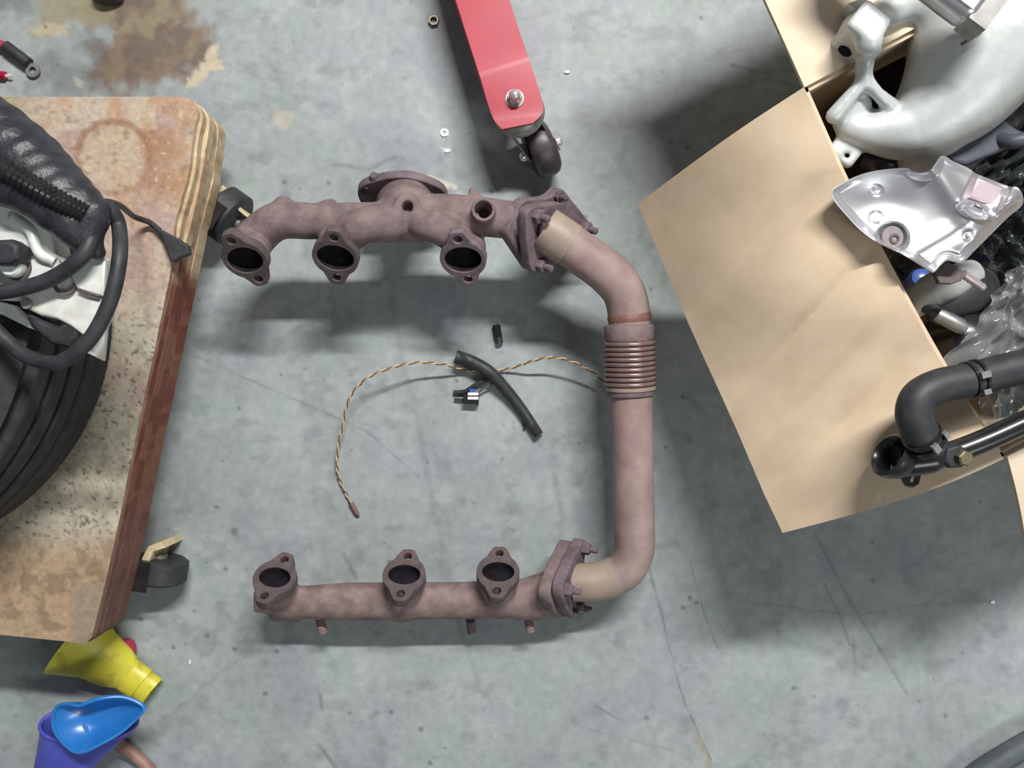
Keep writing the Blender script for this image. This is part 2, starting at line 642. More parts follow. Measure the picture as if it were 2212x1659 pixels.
# ================================================================== FLOOR
def build_floor():
    st = 4
    fx = np.concatenate([[-4000, -2500, -1400, -800, -450, -250], np.arange(-160, 2373, st), [2460, 2700, 3100, 3700, 4700, 6200]]).astype(float)
    fy = np.concatenate([[-4000, -2500, -1400, -800, -450, -250], np.arange(-160, 1821, st), [1900, 2150, 2600, 3200, 4200, 5700]]).astype(float)
    X, Y = np.meshgrid(fx, fy, indexing='ij')
    s = CAMH / FPX
    v = np.stack([(X - 1106) * s, (829.5 - Y) * s, np.zeros_like(X)], -1).reshape(-1, 3)
    nx, ny = X.shape
    I = np.arange(nx * ny).reshape(nx, ny)
    f = np.stack([I[:-1, :-1], I[:-1, 1:], I[1:, 1:], I[1:, :-1]], -1).reshape(-1, 4)
    c = np.zeros((nx, ny, 3)) + np.array(lin((152, 158, 158)))[:3]
    # broad mottling: greenish / bluish / purplish drifts
    n1 = fbm(X / 150, Y / 150, 1)
    n2 = fbm(X / 90, Y / 110, 11)
    n3 = fbm(X / 26, Y / 26, 21)
    c *= (0.80 + 0.40 * n1)[..., None]
    c *= (0.86 + 0.28 * n3)[..., None]
    c = mixc(c, np.array(lin((140, 142, 152))) , 0.45 * sstep(0.5, 0.75, n2))
    c = mixc(c, np.array(lin((146, 160, 152))), 0.45 * sstep(0.52, 0.78, 1 - n2))
    smear = fbm(X / 48, Y / 38, 41)
    c *= (1 - 0.16 * sstep(0.58, 0.75, smear))[..., None]
    # rust soaked patch
    wx = (fbm(X / 45, Y / 45, 51) - 0.5) * 95
    wy = (fbm(X / 45, Y / 45, 61) - 0.5) * 95
    Xw, Yw = X + wx, Y + wy
    rust = poly_sd(Xw, Yw, [(165, -60), (420, -80), (400, 40), (450, 90), (470, 140), (410, 170), (330, 200), (225, 215), (190, 150), (230, 80), (150, 40)])
    rm = sstep(22, -26, rust)
    rcol = mixc(np.zeros_like(c) + np.array(lin((122, 102, 84)))[:3], lin((104, 88, 76)), sstep(0.42, 0.62, fbm(X / 36, Y / 36, 71)))
    rcol = mixc(rcol, lin((128, 118, 92)), sstep(0.55, 0.7, fbm(X / 60, Y / 60, 77)))
    c = c * (1 - 0.93 * rm[..., None]) + rcol * 0.93 * rm[..., None]
    ol = poly_sd(Xw, Yw, [(70, -30), (210, -60), (210, 60), (150, 75), (60, 90), (80, 40)])
    c = mixc(c, lin((140, 132, 108)), 0.8 * sstep(18, -14, ol))
    dk = poly_sd(Xw, Yw, [(-60, -60), (75, -60), (60, 20), (-60, 40)])
    c *= (1 - 0.35 * sstep(25, -25, dk))[..., None]
    dk2 = poly_sd(Xw, Yw, [(70, 130), (210, 110), (230, 190), (120, 215), (60, 190)])
    c *= (1 - 0.28 * sstep(25, -15, dk2))[..., None]
    # bare pale patches with ragged rims
    pw = (fbm(X / 12, Y / 12, 81) - 0.5) * 22
    for poly, cc, a in [
        ([(470, 96), (480, 150), (452, 158), (425, 185), (402, 192), (412, 170), (440, 130), (452, 100)], (190, 178, 152), .9),
        ([(60, 62), (95, 48), (150, 56), (140, 72), (80, 80)], (176, 164, 140), .8),
        ([(588, 246), (620, 238), (636, 256), (626, 276), (598, 280)], (172, 166, 152), .75),
        ([(855, 398), (880, 378), (930, 380), (985, 402), (955, 412), (905, 400), (870, 406)], (206, 200, 178), .95),
        ([(955, 282), (968, 280), (970, 292), (958, 295)], (205, 205, 200), .9),
        ([(958, 320), (974, 322), (972, 330), (960, 330)], (215, 215, 210), .8),
        ([(160, 165), (185, 180), (175, 190), (158, 182)], (165, 165, 155), .8),
        ([(1500, 1560), (1510, 1585), (1535, 1640), (1545, 1665), (1530, 1660), (1512, 1612)], (150, 142, 124), .8),
    ]:
        d = poly_sd(X + pw, Y + pw * 0.6, poly)
        c = mixc(c, lin(cc), a * sstep(5, -4, d))
    # scratches, joints and scuffs
    jit = (fbm(X / 40, Y / 40, 91) - 0.5) * 10
    br = fbm(X / 20, Y / 20, 95)
    for pts, w, a in [
        ([(838, 600), (862, 740), (905, 920), (945, 1130), (1000, 1370), (1035, 1480)], 12, .16),
        ([(425, 770), (560, 830), (700, 890), (790, 930), (905, 1030)], 4, .26),
        ([(455, 655), (600, 640)], 6, .12),
        ([(1405, 1230), (1440, 1380), (1480, 1520), (1535, 1640)], 4, .40),
        ([(1492, 1215), (1520, 1320), (1550, 1400)], 4, .3),
        ([(1760, 1150), (1830, 1290), (1880, 1370), (1960, 1500)], 7, .30),
        ([(1780, 1260), (1815, 1330), (1835, 1390), (1880, 1420)], 6, .26),
        ([(1845, 1380), (1850, 1460)], 7, .22),
        ([(1600, 1300), (1850, 1330), (2020, 1302), (2150, 1300)], 4, .22),
        ([(690, 1500), (694, 1530)], 7, .42), ([(690, 1610), (725, 1659)], 8, .38),
        ([(800, 1550), (815, 1540)], 8, .40), ([(1195, 1010), (1215, 1120), (1205, 1170)], 12, .28),
        ([(745, 1200), (770, 1250)], 8, .30), ([(1280, 1520), (1320, 1545), (1350, 1560)], 4, .3),
        ([(1250, 1570), (1330, 1590), (1450, 1620)], 4, .22), ([(860, 40), (950, 70)], 5, .15),
        ([(720, 355), (790, 365), (860, 340)], 9, .32), ([(865, 590), (960, 587)], 5, .35),
        ([(690, 690), (620, 720), (590, 760)], 6, .25), ([(1060, 60), (1200, 20), (1330, 90)], 4, .12),
        ([(1580, 140), (1650, 160), (1725, 150)], 8, .3), ([(1590, 190), (1660, 170), (1720, 185)], 6, .28),
        ([(1540, 120), (1700, 90)], 4, .18), ([(1430, 260), (1500, 330)], 5, .14),
        ([(380, 1530), (470, 1460), (560, 1400)], 5, .14), ([(120, 1659), (350, 1560), (420, 1500)], 4, .14),
    ]:
        d = seg_dist(X + jit, Y + jit, pts)
        c *= (1 - a * sstep(w, 0, d) * (0.45 + 0.55 * sstep(0.35, 0.6, br)))[..., None]
    r = np.random.default_rng(5)
    sp = np.zeros_like(X)
    fixed = [(505, 1402, 7), (598, 1406, 7), (448, 1372, 9), (488, 1228, 7), (420, 1320, 7), (1490, 1292, 6), (1475, 1312, 6), (1448, 305, 6), (1470, 310, 5), (1885, 1170, 6), (1885, 1255, 8), (2043, 1546, 7), (1985, 1515, 8), (1660, 1552, 5), (505, 1150, 13), (1758, 1505, 6), (1715, 1487, 6), (1855, 1522, 6), (845, 1538, 6), (930, 1648, 7), (910, 1575, 8), (648, 408, 6), (710, 395, 7), (615, 395, 7)]
    rnd = [(r.uniform(0, 2212), r.uniform(0, 1659), r.uniform(3, 6)) for _ in range(260)]
    for (x, y, q) in fixed + rnd:
        i0, i1 = np.searchsorted(fx, [x - 30, x + 30])
        j0, j1 = np.searchsorted(fy, [y - 30, y + 30])
        sub = np.hypot(X[i0:i1, j0:j1] - x, (Y[i0:i1, j0:j1] - y) * 1.1) + (br[i0:i1, j0:j1] - .5) * 10
        sp[i0:i1, j0:j1] = np.maximum(sp[i0:i1, j0:j1], sstep(q, q * 0.25, sub) * (0.75 if q > 5.2 else 0.4))
    c *= (1 - 0.62 * sp)[..., None]
    o = mesh_object('floor', v, f, M['floor'], None, 180, c.reshape(-1, 3))
    o['kind'] = 'structure'
    tag(o, 'scuffed grey concrete workshop floor with rusty stain')
    return o


build_floor()

# ================================================================== WOODEN DOLLY
ZB0, ZB1 = 0.062, 0.13


def build_dolly():
    t = thing('wooden_dolly', 'thick worn plywood dolly board on small black wheels, oil stained', 'dolly', P(180, 800, 0))
    # right edge of the board in the floor plan (taken at its lower face)
    edge_px = [(468, 222), (487, 280), (478, 380), (458, 470), (440, 545), (395, 760), (349, 978), (310, 1168), (268, 1342)]
    E = PP([(a, b, ZB0) for a, b in edge_px])
    E = catmull(E, 12)
    layers = [(0.062, 0.083, 0.000, 'lower'), (0.083, 0.099, -0.0015, 'mid'), (0.099, 0.113, 0.0008, 'mid'), (0.113, 0.1235, -0.0018, 'mid'), (0.1235, 0.130, -0.0035, 'top')]
    nv = 300
    yt = P(300, 209, ZB1)[1]
    for li, (z0, z1, off, kind) in enumerate(layers):
        ys = np.linspace(1, 0, nv)
        # bottom edge slants slightly: y of bottom at left and at right
        yb_r, yb_l = P(215, 1390, ZB1)[1], P(-250, 1345, ZB1)[1]
        nu = 130 if kind == 'top' else 3
        xl = P(-260, 700, ZB1)[0]
        uu = np.linspace(0, 1, nu)
        rowv = []
        base_y = np.linspace(yt, yb_r, nv)
        upper = sstep(.34, .22, np.linspace(0, 1, nv))
        wob = (fbm(np.arange(nv) / 14.0, np.zeros(nv) + li * 7.7, 300 + li) - .5) * (0.0010 + 0.0022 * upper)
        xe = np.interp(-base_y, -E[:, 1], E[:, 0]) + off * (0.25 + 0.8 * upper) + wob
        # rounded upper right corner
        dtop = yt - base_y
        r = 0.020 - li * 0.001
        xe -= np.where(dtop < r, r - np.sqrt(np.maximum(r * r - (r - dtop) ** 2, 0)), 0) * 0.9
        dbot = base_y - yb_r
        xe -= np.where(dbot < 0.006, (0.006 - dbot) * 0.8, 0)
        if li in (3, 4):
            # the two top plies are torn back a little below the far corner
            xe -= 0.004 * sstep(.03, .06, np.linspace(0, 1, nv)) * upper * (li - 2) * .35
        X = xl + (xe - xl)[:, None] * uu[None, :]
        Y = np.repeat(base_y[:, None], nu, 1)
        slant = (yb_l - yb_r) * (1 - uu)[None, :] * sstep(0.6, 1.0, np.linspace(0, 1, nv))[:, None]
        Y = Y + slant
        n = nv * nu
        top = np.stack([X, Y, np.full_like(X, z1)], -1).reshape(-1, 3)
        bot = np.stack([X, Y, np.full_like(X, z0)], -1).reshape(-1, 3)
        side_in = 0
        # wall strip repeated so that sides get their own colour
        per = [(i, nu - 1) for i in range(nv)]
        I = np.arange(n).reshape(nv, nu)
        f = []
        q = np.stack([I[:-1, :-1], I[1:, :-1], I[1:, 1:], I[:-1, 1:]], -1).reshape(-1, 4)
        f += [tuple(k) for k in q] + [tuple(k[::-1] + n) for k in q]
        loop = [I[i, nu - 1] for i in range(nv)]
        ring_idx = list(I[0, :]) + loop[1:] + list(I[-1, :-1][::-1]) + list(I[1:-1, 0][::-1])
        v = np.concatenate([top, bot])
        base = len(v)
        rv = np.concatenate([top[ring_idx], bot[ring_idx]])
        m = len(ring_idx)
        for k in range(m):
            k2 = (k + 1) % m
            f.append((base + k, base + m + k, base + m + k2, base + k2))
        v = np.concatenate([v, rv])
        # colours, in board plan measured like the picture of its top face
        s = S(ZB1)
        bx, by = v[:, 0] / s + 1106, 829.5 - v[:, 1] / s
        c = np.zeros((len(v), 3)) + np.array(lin((184, 168, 150)))[:3]
        nA = fbm(bx / 60, by / 60, 401)
        nB = fbm(bx / 22, by / 30, 411)
        c = mixc(c, lin((172, 148, 138)), sstep(0.4, 0.65, nA))
        up = sstep(620, 420, by)
        c = mixc(c, lin((178, 144, 114)), up * sstep(0.42, 0.62, fbm(bx / 50, by / 70, 421)) * .8)
        c = mixc(c, lin((168, 158, 128)), sstep(120, 20, bx) * sstep(420, 250, by) * .7)
        # round oil ring
        rr = np.hypot(bx - 245 + (nB - .5) * 12, (by - 340) * 1.0 + (nB - .5) * 12)
        c = mixc(c, lin((184, 168, 146)), sstep(74, 66, rr) * .6)
        c = mixc(c, lin((140, 104, 78)), sstep(12, 2, np.abs(rr - 78)) * .75 * (0.5 + 0.5 * sstep(400, 280, by)))
        c = mixc(c, lin((150, 100, 66)), sstep(60, 10, np.hypot((bx - 345) * .8, by - 315)) * .7)
        c = mixc(c, lin((158, 112, 72)), sstep(80, 20, np.hypot((bx - 350), by - 390)) * .55)
        # greyer, pitted lower half
        low = sstep(520, 760, by)
        c = mixc(c, lin((172, 168, 150)), low * .75 * sstep(0.30, 0.55, fbm(bx / 80, by / 80, 431)))
        c = mixc(c, lin((190, 182, 160)), low * .5 * sstep(0.5, 0.7, nB))
        pit = fbm(bx / 7.0, by / 6.0, 441, 2)
        c = mixc(c, lin((92, 86, 80)), low * sstep(0.68, 0.80, pit) * .85)
        spots = fbm(bx / 13.0, by / 11.0, 443, 3)
        c = mixc(c, lin((120, 96, 78)), (1 - low) * sstep(0.62, 0.78, spots) * .45)
        c = mixc(c, lin((208, 190, 160)), sstep(0.70, 0.82, 1 - spots) * .6)
        c = mixc(c, lin((110, 98, 88)), low * sstep(0.56, 0.70, fbm(bx / 16, by / 26, 451)) * .35)
        bottom = sstep(1120, 1220, by)
        c = mixc(c, lin((166, 138, 108)), bottom * .8)
        c = mixc(c, lin((128, 108, 88)), bottom * sstep(0.5, 0.68, fbm(bx / 30, by / 26, 461)) * .7)
        c = mixc(c, lin((140, 128, 112)), sstep(140, 165, bx) * sstep(1250, 1270, by) * .7)
        # side faces: pale plies near the far corner, red-brown stain further down
        wall = np.zeros(len(v), bool)
        wall[base:] = True
        grain = fbm(by / 40 + li * 3, np.zeros(len(v)) + li * 5.1, 471)
        side = np.zeros((len(v), 3)) + np.array(lin((198, 178, 148)))[:3]
        side = mixc(side, lin((182, 156, 126)), sstep(0.4, 0.62, grain))
        redm = sstep(470, 640, by + (grain - .5) * 160) * (1.0 if li < 4 else 0.55)
        side = mixc(side, lin((134, 92, 76)), redm)
        side = mixc(side, lin((112, 60, 52)), redm * sstep(0.45, 0.62, fbm(by / 60, np.zeros(len(v)) + li, 481)) * .8)
        side = mixc(side, lin((108, 86, 78)), sstep(1000, 1250, by) * .6)
        c[wall] = side[wall]
        # rim of lower layers seen from above keeps the side's colour
        if li < 4:
            c[:base] = side[:base]
        o = mesh_object('ply_layer', v, f, M['wood'], t, 40, c)
        if kind == 'top':
            tag(o, 'stained and pitted top ply with a round oil ring')
    # casters: black wheels poking out from under the right edge
    for (px, py, ang, lab) in [(492, 466, -35, 'far'), (343, 1230, 82, 'near')]:
        c = P(px, py, 0.030)
        ax = np.array([math.cos(math.radians(ang)), math.sin(math.radians(ang)), 0])
        b = MB()
        R, w = 0.030, 0.013
        b.lathe([(0.006, -w), (R - .004, -w), (R, -w + .003), (R, w - .003), (R - .004, w), (0.006, w)], c, ax, 40)
        wheel = b.build('wheel', M['rubber'], t)
        MB().lathe([(0.0, -w - .004), (0.007, -w - .004), (0.007, w + .004), (0.0, w + .004)], c, ax, 16).build('axle', M['dull_steel'], wheel)
        side = np.cross(ax, (0, 0, 1))
        fk = MB()
        fk.box(c + np.array([0, 0, .0308]) - np.array([.012, 0, 0]), (.016, .014, .0011), [ax, side, (0, 0, 1)])
        fk.build('fork', M['gloss_black'], t)
    return t


build_dolly()

# splintered wood wedges jammed by the wheels
def splinter(name, pts, z0, z1, label):
    C = np.mean([P(a, b, z1) for a, b in pts], axis=0)
    lp = [(P(a, b, z1) - C)[:2] for a, b in pts][::-1]
    o = MB().plate([lp], z1 - z0, [C[0], C[1], (z0 + z1) / 2], (0, 0, 1), (0, 1, 0), 0.0008, axes=np.eye(3)).build(name, M['splinter'])
    return tag(o, label, 'wood offcut')


splinter('wood_splinter', [(300, 1252), (306, 1206), (320, 1180), (346, 1171), (356, 1184), (330, 1192), (322, 1214), (308, 1256)], 0.0, 0.050, 'pale broken wood offcut beside the dolly wheel nearest the funnels')
splinter('wood_splinter', [(466, 404), (482, 400), (492, 420), (500, 428), (540, 470), (530, 468), (488, 432), (474, 440)], 0.0, 0.05, 'pale split wood sliver beside the dolly wheel next to the exhaust manifold')

# ================================================================== TYRE AND PARTS ON THE DOLLY
def build_tyre():
    cpx = P(-279, 684, 0.15)
    C = np.array([cpx[0], cpx[1], ZB1])
    t = thing('tyre', 'black ribbed tyre lying flat on the wooden dolly', 'tyre', C)
    R, Wd = 0.224, 0.150
    prof = [(R - .085, .004), (R - .05, .0), (R - .02, .002), (R - .006, .010)]
    n = 5
    band = (Wd - .028) / n
    z = .014
    for k in range(n):
        bulge = 0.004 * math.sin(math.pi * (k + .5) / n)
        g = .0055
        prof += [(R - .010, z), (R + bulge - .0015, z + .001), (R + bulge, z + .003), (R + bulge, z + band - g), (R + bulge - .0015, z + band - g + .002), (R - .009, z + band - g + .002)]
        z += band
    prof += [(R - .006, Wd - .008), (R - .022, Wd), (R - .06, Wd + .001), (R - .085, Wd - .006), (R - .088, Wd - .03), (R - .05, Wd - .02), (R - .02, Wd - .05), (R - .02, .05), (R - .05, .02), (R - .088, .03)]
    MB().ring(prof, C, (0, 0, 1), 180, up=(0, 1, 0)).build('tread_body', M['tyre'], t, 30)
    z = .014
    for k in range(n - 1):
        z += band
        rb = 0.0015
        MB().ring([(R - .0075, z - .0042), (R - .0015, z - .0036), (R - .0015, z - .0012), (R - .0075, z - .0006)], C, (0, 0, 1), 180, up=(0, 1, 0)).build('wear_rib', M['tyre_rib'], t, 30)
    sip = MB()
    for a in np.radians(np.arange(-75, 30, 5.0)):
        d = np.array([math.cos(a), math.sin(a), 0])
        s = np.array([-math.sin(a), math.cos(a), 0])
        sip.box(C + d * (R - .0026) + np.array([0, 0, .020]), (.0035, .0012, .0045), [d, s, (0, 0, 1)])
    o = sip.build('shoulder_sipes', M['bore'], t, 0)
    o['kind'] = 'stuff'
    return C, R, Wd


TC, TR, TW = build_tyre()
ZT = ZB1 + TW + 0.001        # top of the tyre


def pxplate(b, pts, z0, z1, holes=(), bevel=0.0, zref=None):
    zr = z1 if zref is None else zref
    w = [P(x, y, zr)[:2] for x, y in pts]
    C = np.mean(w, axis=0)
    loops = [[q - C for q in w][::-1]]
    for h in holes:
        hw = [P(x, y, zr)[:2] - C for x, y in h]
        loops.append(hw)
    return b.plate(loops, z1 - z0, [C[0], C[1], (z0 + z1) / 2], (0, 0, 1), bevel=bevel, axes=np.eye(3))


def circ(x, y, r, n=24, ry=None):
    ry = ry or r
    return [(x + r * math.cos(2 * math.pi * i / n), y + ry * math.sin(2 * math.pi * i / n)) for i in range(n)]


def build_cover():
    t = thing('aluminium_cover', 'dusty cast aluminium cover plate with round bosses resting on the tyre', 'engine part', P(110, 610, ZT))
    z0, z1 = ZT, ZT + 0.022
    out = [(-120, 380), (8, 436), (60, 460), (104, 486), (120, 520), (124, 546), (146, 556), (186, 536), (232, 560), (222, 600), (226, 645), (216, 690), (190, 735), (150, 705), (122, 690), (86, 682), (58, 668), (38, 645), (10, 646), (-120, 640)]
    pxplate(MB(), out, z0, z1, bevel=0.003).build('plate', M['alu_cover'], t, 30)
    # raised rib and step on the plate
    pxplate(MB(), [(124, 556), (184, 540), (228, 562), (222, 640), (168, 628)], z1 - .002, z1 + .004, bevel=.0018).build('raised_step', M['alu_cover'], t, 30)
    b = MB()
    b.tube(catmull(PP([(30, 470, z1), (66, 500, z1 + .003), (84, 545, z1 + .003), (118, 566, z1)]), 8), .0042, 12)
    b.build('rib', M['alu_cover'], t)
    b = MB()
    b.lathe([(0, 0), (.0085, 0), (.0085, .010), (.0070, .012), (0, .012)], P(40, 578, z1 - .001), (0, 0, 1), 32)
    b.build('boss', M['alu_cover'], t)
    b = MB()
    b.ring([(.0068, 0), (.0085, 0), (.0085, .0035), (.0068, .0035)], P(143, 614, z1 + .001), (0.1, 0, 1), 36)
    b.build('seal_ring', M['alu_dark'], t)
    b = MB()
    b.ring([(.0086, 0), (.0098, 0), (.0098, .003), (.0086, .003)], P(42, 579, z1 - .0005), (0, 0, 1), 36)
    b.build('seal_ring', M['alu_dark'], t)
    b = MB().tube(catmull(PP([(34, 562, z1 + .003), (50, 552, z1 + .004), (70, 548, z1 + .003)]), 6), .0014, 8)
    b.build('clip_wire', M['rubber'], t)
    b = MB().tube(catmull(PP([(168, 624, z1 + .0045), (190, 632, z1 + .005), (216, 640, z1 + .004)]), 6), .0011, 8)
    b.build('casting_seam', M['alu_dark'], t)
    MB().lathe([(0, 0), (.004, 0), (.004, .004), (0, .004)], P(62, 657, z1 - .001), (0, 0, 1), 16).build('screw', M['dull_steel'], t)
    return z1


ZC = build_cover()

b = MB()
pxplate(b, [(190, 700), (224, 640), (229, 700), (221, 779), (184, 761)], ZT, ZT + .006, bevel=.001)
tag(b.build('metal_tab', M['alu_cover']), 'small pale metal tab lying on the tyre below the hose loop', 'engine part')
b = MB()
pxplate(b, [(-60, 640), (2, 652), (30, 660), (60, 690), (122, 716), (118, 728), (60, 708), (8, 682), (-60, 660)], ZT, ZT + .007, bevel=.0015)
tag(b.build('metal_strip', M['alu_cover']), 'pale narrow metal strip on the tyre beneath the cover', 'engine part')


def black_block(name, pts, z0, z1, label, matk='rubber', cat='engine part', bevel=.004):
    b = MB()
    pxplate(b, pts, z0, z1, bevel=bevel)
    return tag(b.build(name, M[matk], None, 30), label, cat)


black_block('rubber_mount', [(50, 672), (88, 690), (122, 704), (150, 690), (168, 694), (172, 722), (150, 752), (110, 745), (64, 706)], ZT + .001, ZT + .020, 'lumpy black rubber mount between the cover and the hose loop')
black_block('rubber_block', [(-60, 520), (20, 515), (42, 530), (38, 560), (20, 572), (-60, 570)], ZC + .0005, ZC + .020, 'square black rubber block on the aluminium cover at the picture edge')


def build_loom():
    # thick taped wiring loom: lies on the tyre and leans over the cover
    t = thing('wiring_loom', 'thick black taped wiring loom lying diagonally across the dolly', 'wiring', P(80, 350, ZT))
    z = ZT + .026

    def fn(p):
        d = sd_chain(p, PP([(-120, 230, z), (-20, 290, z), (60, 350, z), (140, 420, z + .004), (205, 462, z + .006)]), [.026, .028, .027, .020, .0125])
        d = smin(d, sd_chain(p, PP([(-100, 350, z + .010), (20, 400, z + .012), (110, 440, z + .012), (190, 486, z + .010)]), [.016, .016, .013, .010]), .012)
        d = smin(d, sd_chain(p, PP([(110, 460, z + .010), (150, 490, z + .012), (175, 520, z + .008), (212, 548, z + .004)]), [.010, .011, .009, .005]), .012)
        w = np.sin(p[:, 0] * 260 - p[:, 1] * 330 + 2 * np.sin(p[:, 1] * 60)) * .0004 + np.sin(p[:, 0] * 75 + p[:, 1] * 150 + p[:, 2] * 60) * .0007
        return d + w
    lo = PP([(-100, 560, z)])[0] - .03
    hi = P(230, 190, z) + .03
    lo[2], hi[2] = ZT - .004, z + .04
    sdf_object('taped_bundle', fn, lo, hi, .0018, M['tape'], t)
    # ribbed conduit on top
    path = catmull(PP([(-60, 330, z + .027), (30, 378, z + .027), (110, 425, z + .025), (184, 464, z + .018)]), 14)
    r = .0078 + .0007 * np.cos(np.arange(len(path)) * math.pi)
    MB().tube(path, r, 20).build('ribbed_conduit', M['gloss_black'], t, 60)
    b = MB()
    b.tube(catmull(PP([(196, 452, z + .012), (214, 440, z + .010), (232, 436, z - .006), (262, 446, z - .060), (290, 468, ZB1 + .03), (322, 480, ZB1 + .008), (345, 498, ZB1 + .006)]), 8), .0026, 10)
    b.build('stray_lead', M['rubber'], t)
    b = MB()
    b.tube(catmull(PP([(205, 462, z + .010), (222, 468, z + .009), (232, 482, z + .006)]), 6), .003, 10)
    b.build('stray_lead', M['rubber'], t)
    return z


ZL = build_loom()


def hose(name, pts, r, matk, label, cat='hose', seg=20, per=10):
    b = MB()
    b.tube(catmull(PP(pts), per), r, seg)
    return tag(b.build(name, M[matk]), label, cat)


zz = ZC + .012
hose('rubber_hose', [(196, 470, ZL + .012), (200, 505, ZL + .010), (176, 556, zz + .006), (110, 602, zz), (40, 624, zz), (-60, 640, zz)], .0058, 'rubber', 'inner black rubber hose curving across the aluminium cover')
hose('rubber_hose', [(218, 446, ZL + .004), (241, 456, ZL), (257, 490, ZL - .006), (258, 560, zz), (238, 650, zz + .003), (196, 730, zz + .003), (140, 777, zz), (100, 783, zz - .004), (50, 765, zz - .010), (0, 722, zz - .012), (-50, 670, zz - .010)], .0056, 'rubber', 'outer black rubber hose looping down over the tyre')

black_block('rubber_flap', [(322, 482), (352, 498), (384, 515), (406, 530), (408, 548), (388, 556), (374, 566), (366, 560), (358, 536), (348, 510)], ZB1 + .0008, ZB1 + .010, 'black frayed rubber flap on the right rim of the dolly board', bevel=.0015)

# ================================================================== FUNNELS AND ODDMENTS AT LOWER LEFT
def build_yellow_funnel():
    t = thing('funnel', 'yellow plastic funnel lying under the dolly corner', 'funnel', P(250, 1440, 0))
    ax = norm([-0.79, 0.615, 0.0])      # from spout towards mouth
    tip = P(322, 1500, 0.019)
    R0, R1, L = .0175, .044, .100
    fl = .62
    # cone (flattened oval); axis lifts so that the wide mouth lies on the floor
    def ringat(s, r):
        c = tip + ax * s
        c = np.array([c[0], c[1], r * fl + .0012])
        return c
    def shell(segs, name, wall=.0018):
        n = 48
        ang = np.linspace(0, 2 * math.pi, n, endpoint=False)
        u = np.cross((0, 0, 1), ax)
        v = []
        for s, r in segs:
            c = ringat(s, max(r, R0))
            v.append(c + (np.cos(ang) * r)[:, None] * u + (np.sin(ang) * r * fl)[:, None] * np.array([0, 0, 1]))
        for s, r in segs[::-1]:
            c = ringat(s, max(r, R0))
            v.append(c + (np.cos(ang) * (r - wall))[:, None] * u + (np.sin(ang) * (r - wall) * fl)[:, None] * np.array([0, 0, 1]))
        m = len(v)
        f = []
        for i in range(m):
            i2 = (i + 1) % m
            for j in range(n):
                j2 = (j + 1) % n
                f.append((i * n + j, i2 * n + j, i2 * n + j2, i * n + j2))
        b = MB().add(np.concatenate(v), f)
        return b.build(name, M['yellow'], t, 40, merge=True)
    shell([(.030, R0 + .001), (.036, R0 + .003), (.046, R0 + .0075), (.07, .030), (L, R1)], 'cone')
    shell([(.014, R0 + .0015), (.030, R0 + .0020), (.032, R0 + .0015)], 'collar', .003)
    shell([(0, R0), (.0135, R0), (.0145, R0 - .0006)], 'spout', .0022)


build_yellow_funnel()
b = MB().lathe([(0, 0), (.012, 0), (.0135, .003), (.0135, .010), (.011, .013), (0, .013)], P(277, 1402, .0004), (0, 0, 1), 28, sx=.8)
tag(b.build('bottle_cap', M['magenta']), 'small magenta plastic cap peeking out behind the yellow funnel', 'cap')


def loft(sections, seg, close_in=True):
    """sections: list of (centre, u vec, v vec) ellipses"""
    ang = np.linspace(0, 2 * math.pi, seg, endpoint=False)
    v = [np.asarray(c) + np.cos(ang)[:, None] * np.asarray(u) + np.sin(ang)[:, None] * np.asarray(w) for c, u, w in sections]
    f = []
    for i in range(len(v) - 1):
        for j in range(seg):
            j2 = (j + 1) % seg
            f.append((i * seg + j, i * seg + j2, (i + 1) * seg + j2, (i + 1) * seg + j))
    return np.concatenate(v), f


def dish(outline, center, depth, zrim, wall, matk, name, parent, zvar=None, nr=14, floor_z=0.001, power=2.0, rim=0.0015):
    """open scoop: smooth outline (px at rim height), bowl sagging towards its centre"""
    o = catmull(np.array(outline, float), 8, closed=True)
    n = len(o)
    cx, cy = center
    vo, vi = [], []
    for k in range(nr + 1):
        t = k / nr
        sc = 1 - t
        for i, (x, y) in enumerate(o):
            zr = zrim if zvar is None else zrim + zvar(x, y)
            q = P(cx + (x - cx) * sc, cy + (y - cy) * sc, zrim)
            prof = 1 - sc ** power
            zz_ = zr - (zr - zrim + depth) * prof if sc > 0 else zrim - depth
            vi.append([q[0], q[1], zz_])
    vi = np.array(vi)
    vo = vi.copy()
    vo[:, 2] -= wall
    ctr = P(cx, cy, zrim)
    d = vo[:, :2] - ctr[:2]
    L = np.linalg.norm(d, axis=1)[:, None] + 1e-9
    vo[:, :2] += d / L * wall * np.minimum(1, L / .01)
    f = []
    for k in range(nr):
        for i in range(n):
            i2 = (i + 1) % n
            a, b_, c, e = k * n + i, k * n + i2, (k + 1) * n + i2, (k + 1) * n + i
            f.append((e, c, b_, a))
            N0 = (nr + 1) * n
            f.append((a + N0, b_ + N0, c + N0, e + N0))
    N0 = (nr + 1) * n
    for i in range(n):
        i2 = (i + 1) % n
        f.append((i, i2, i2 + N0, i + N0))
    ob = MB().add(np.concatenate([vi, vo]), f).build(name, M[matk], parent, 60, merge=True)
    return ob, vi[:n]


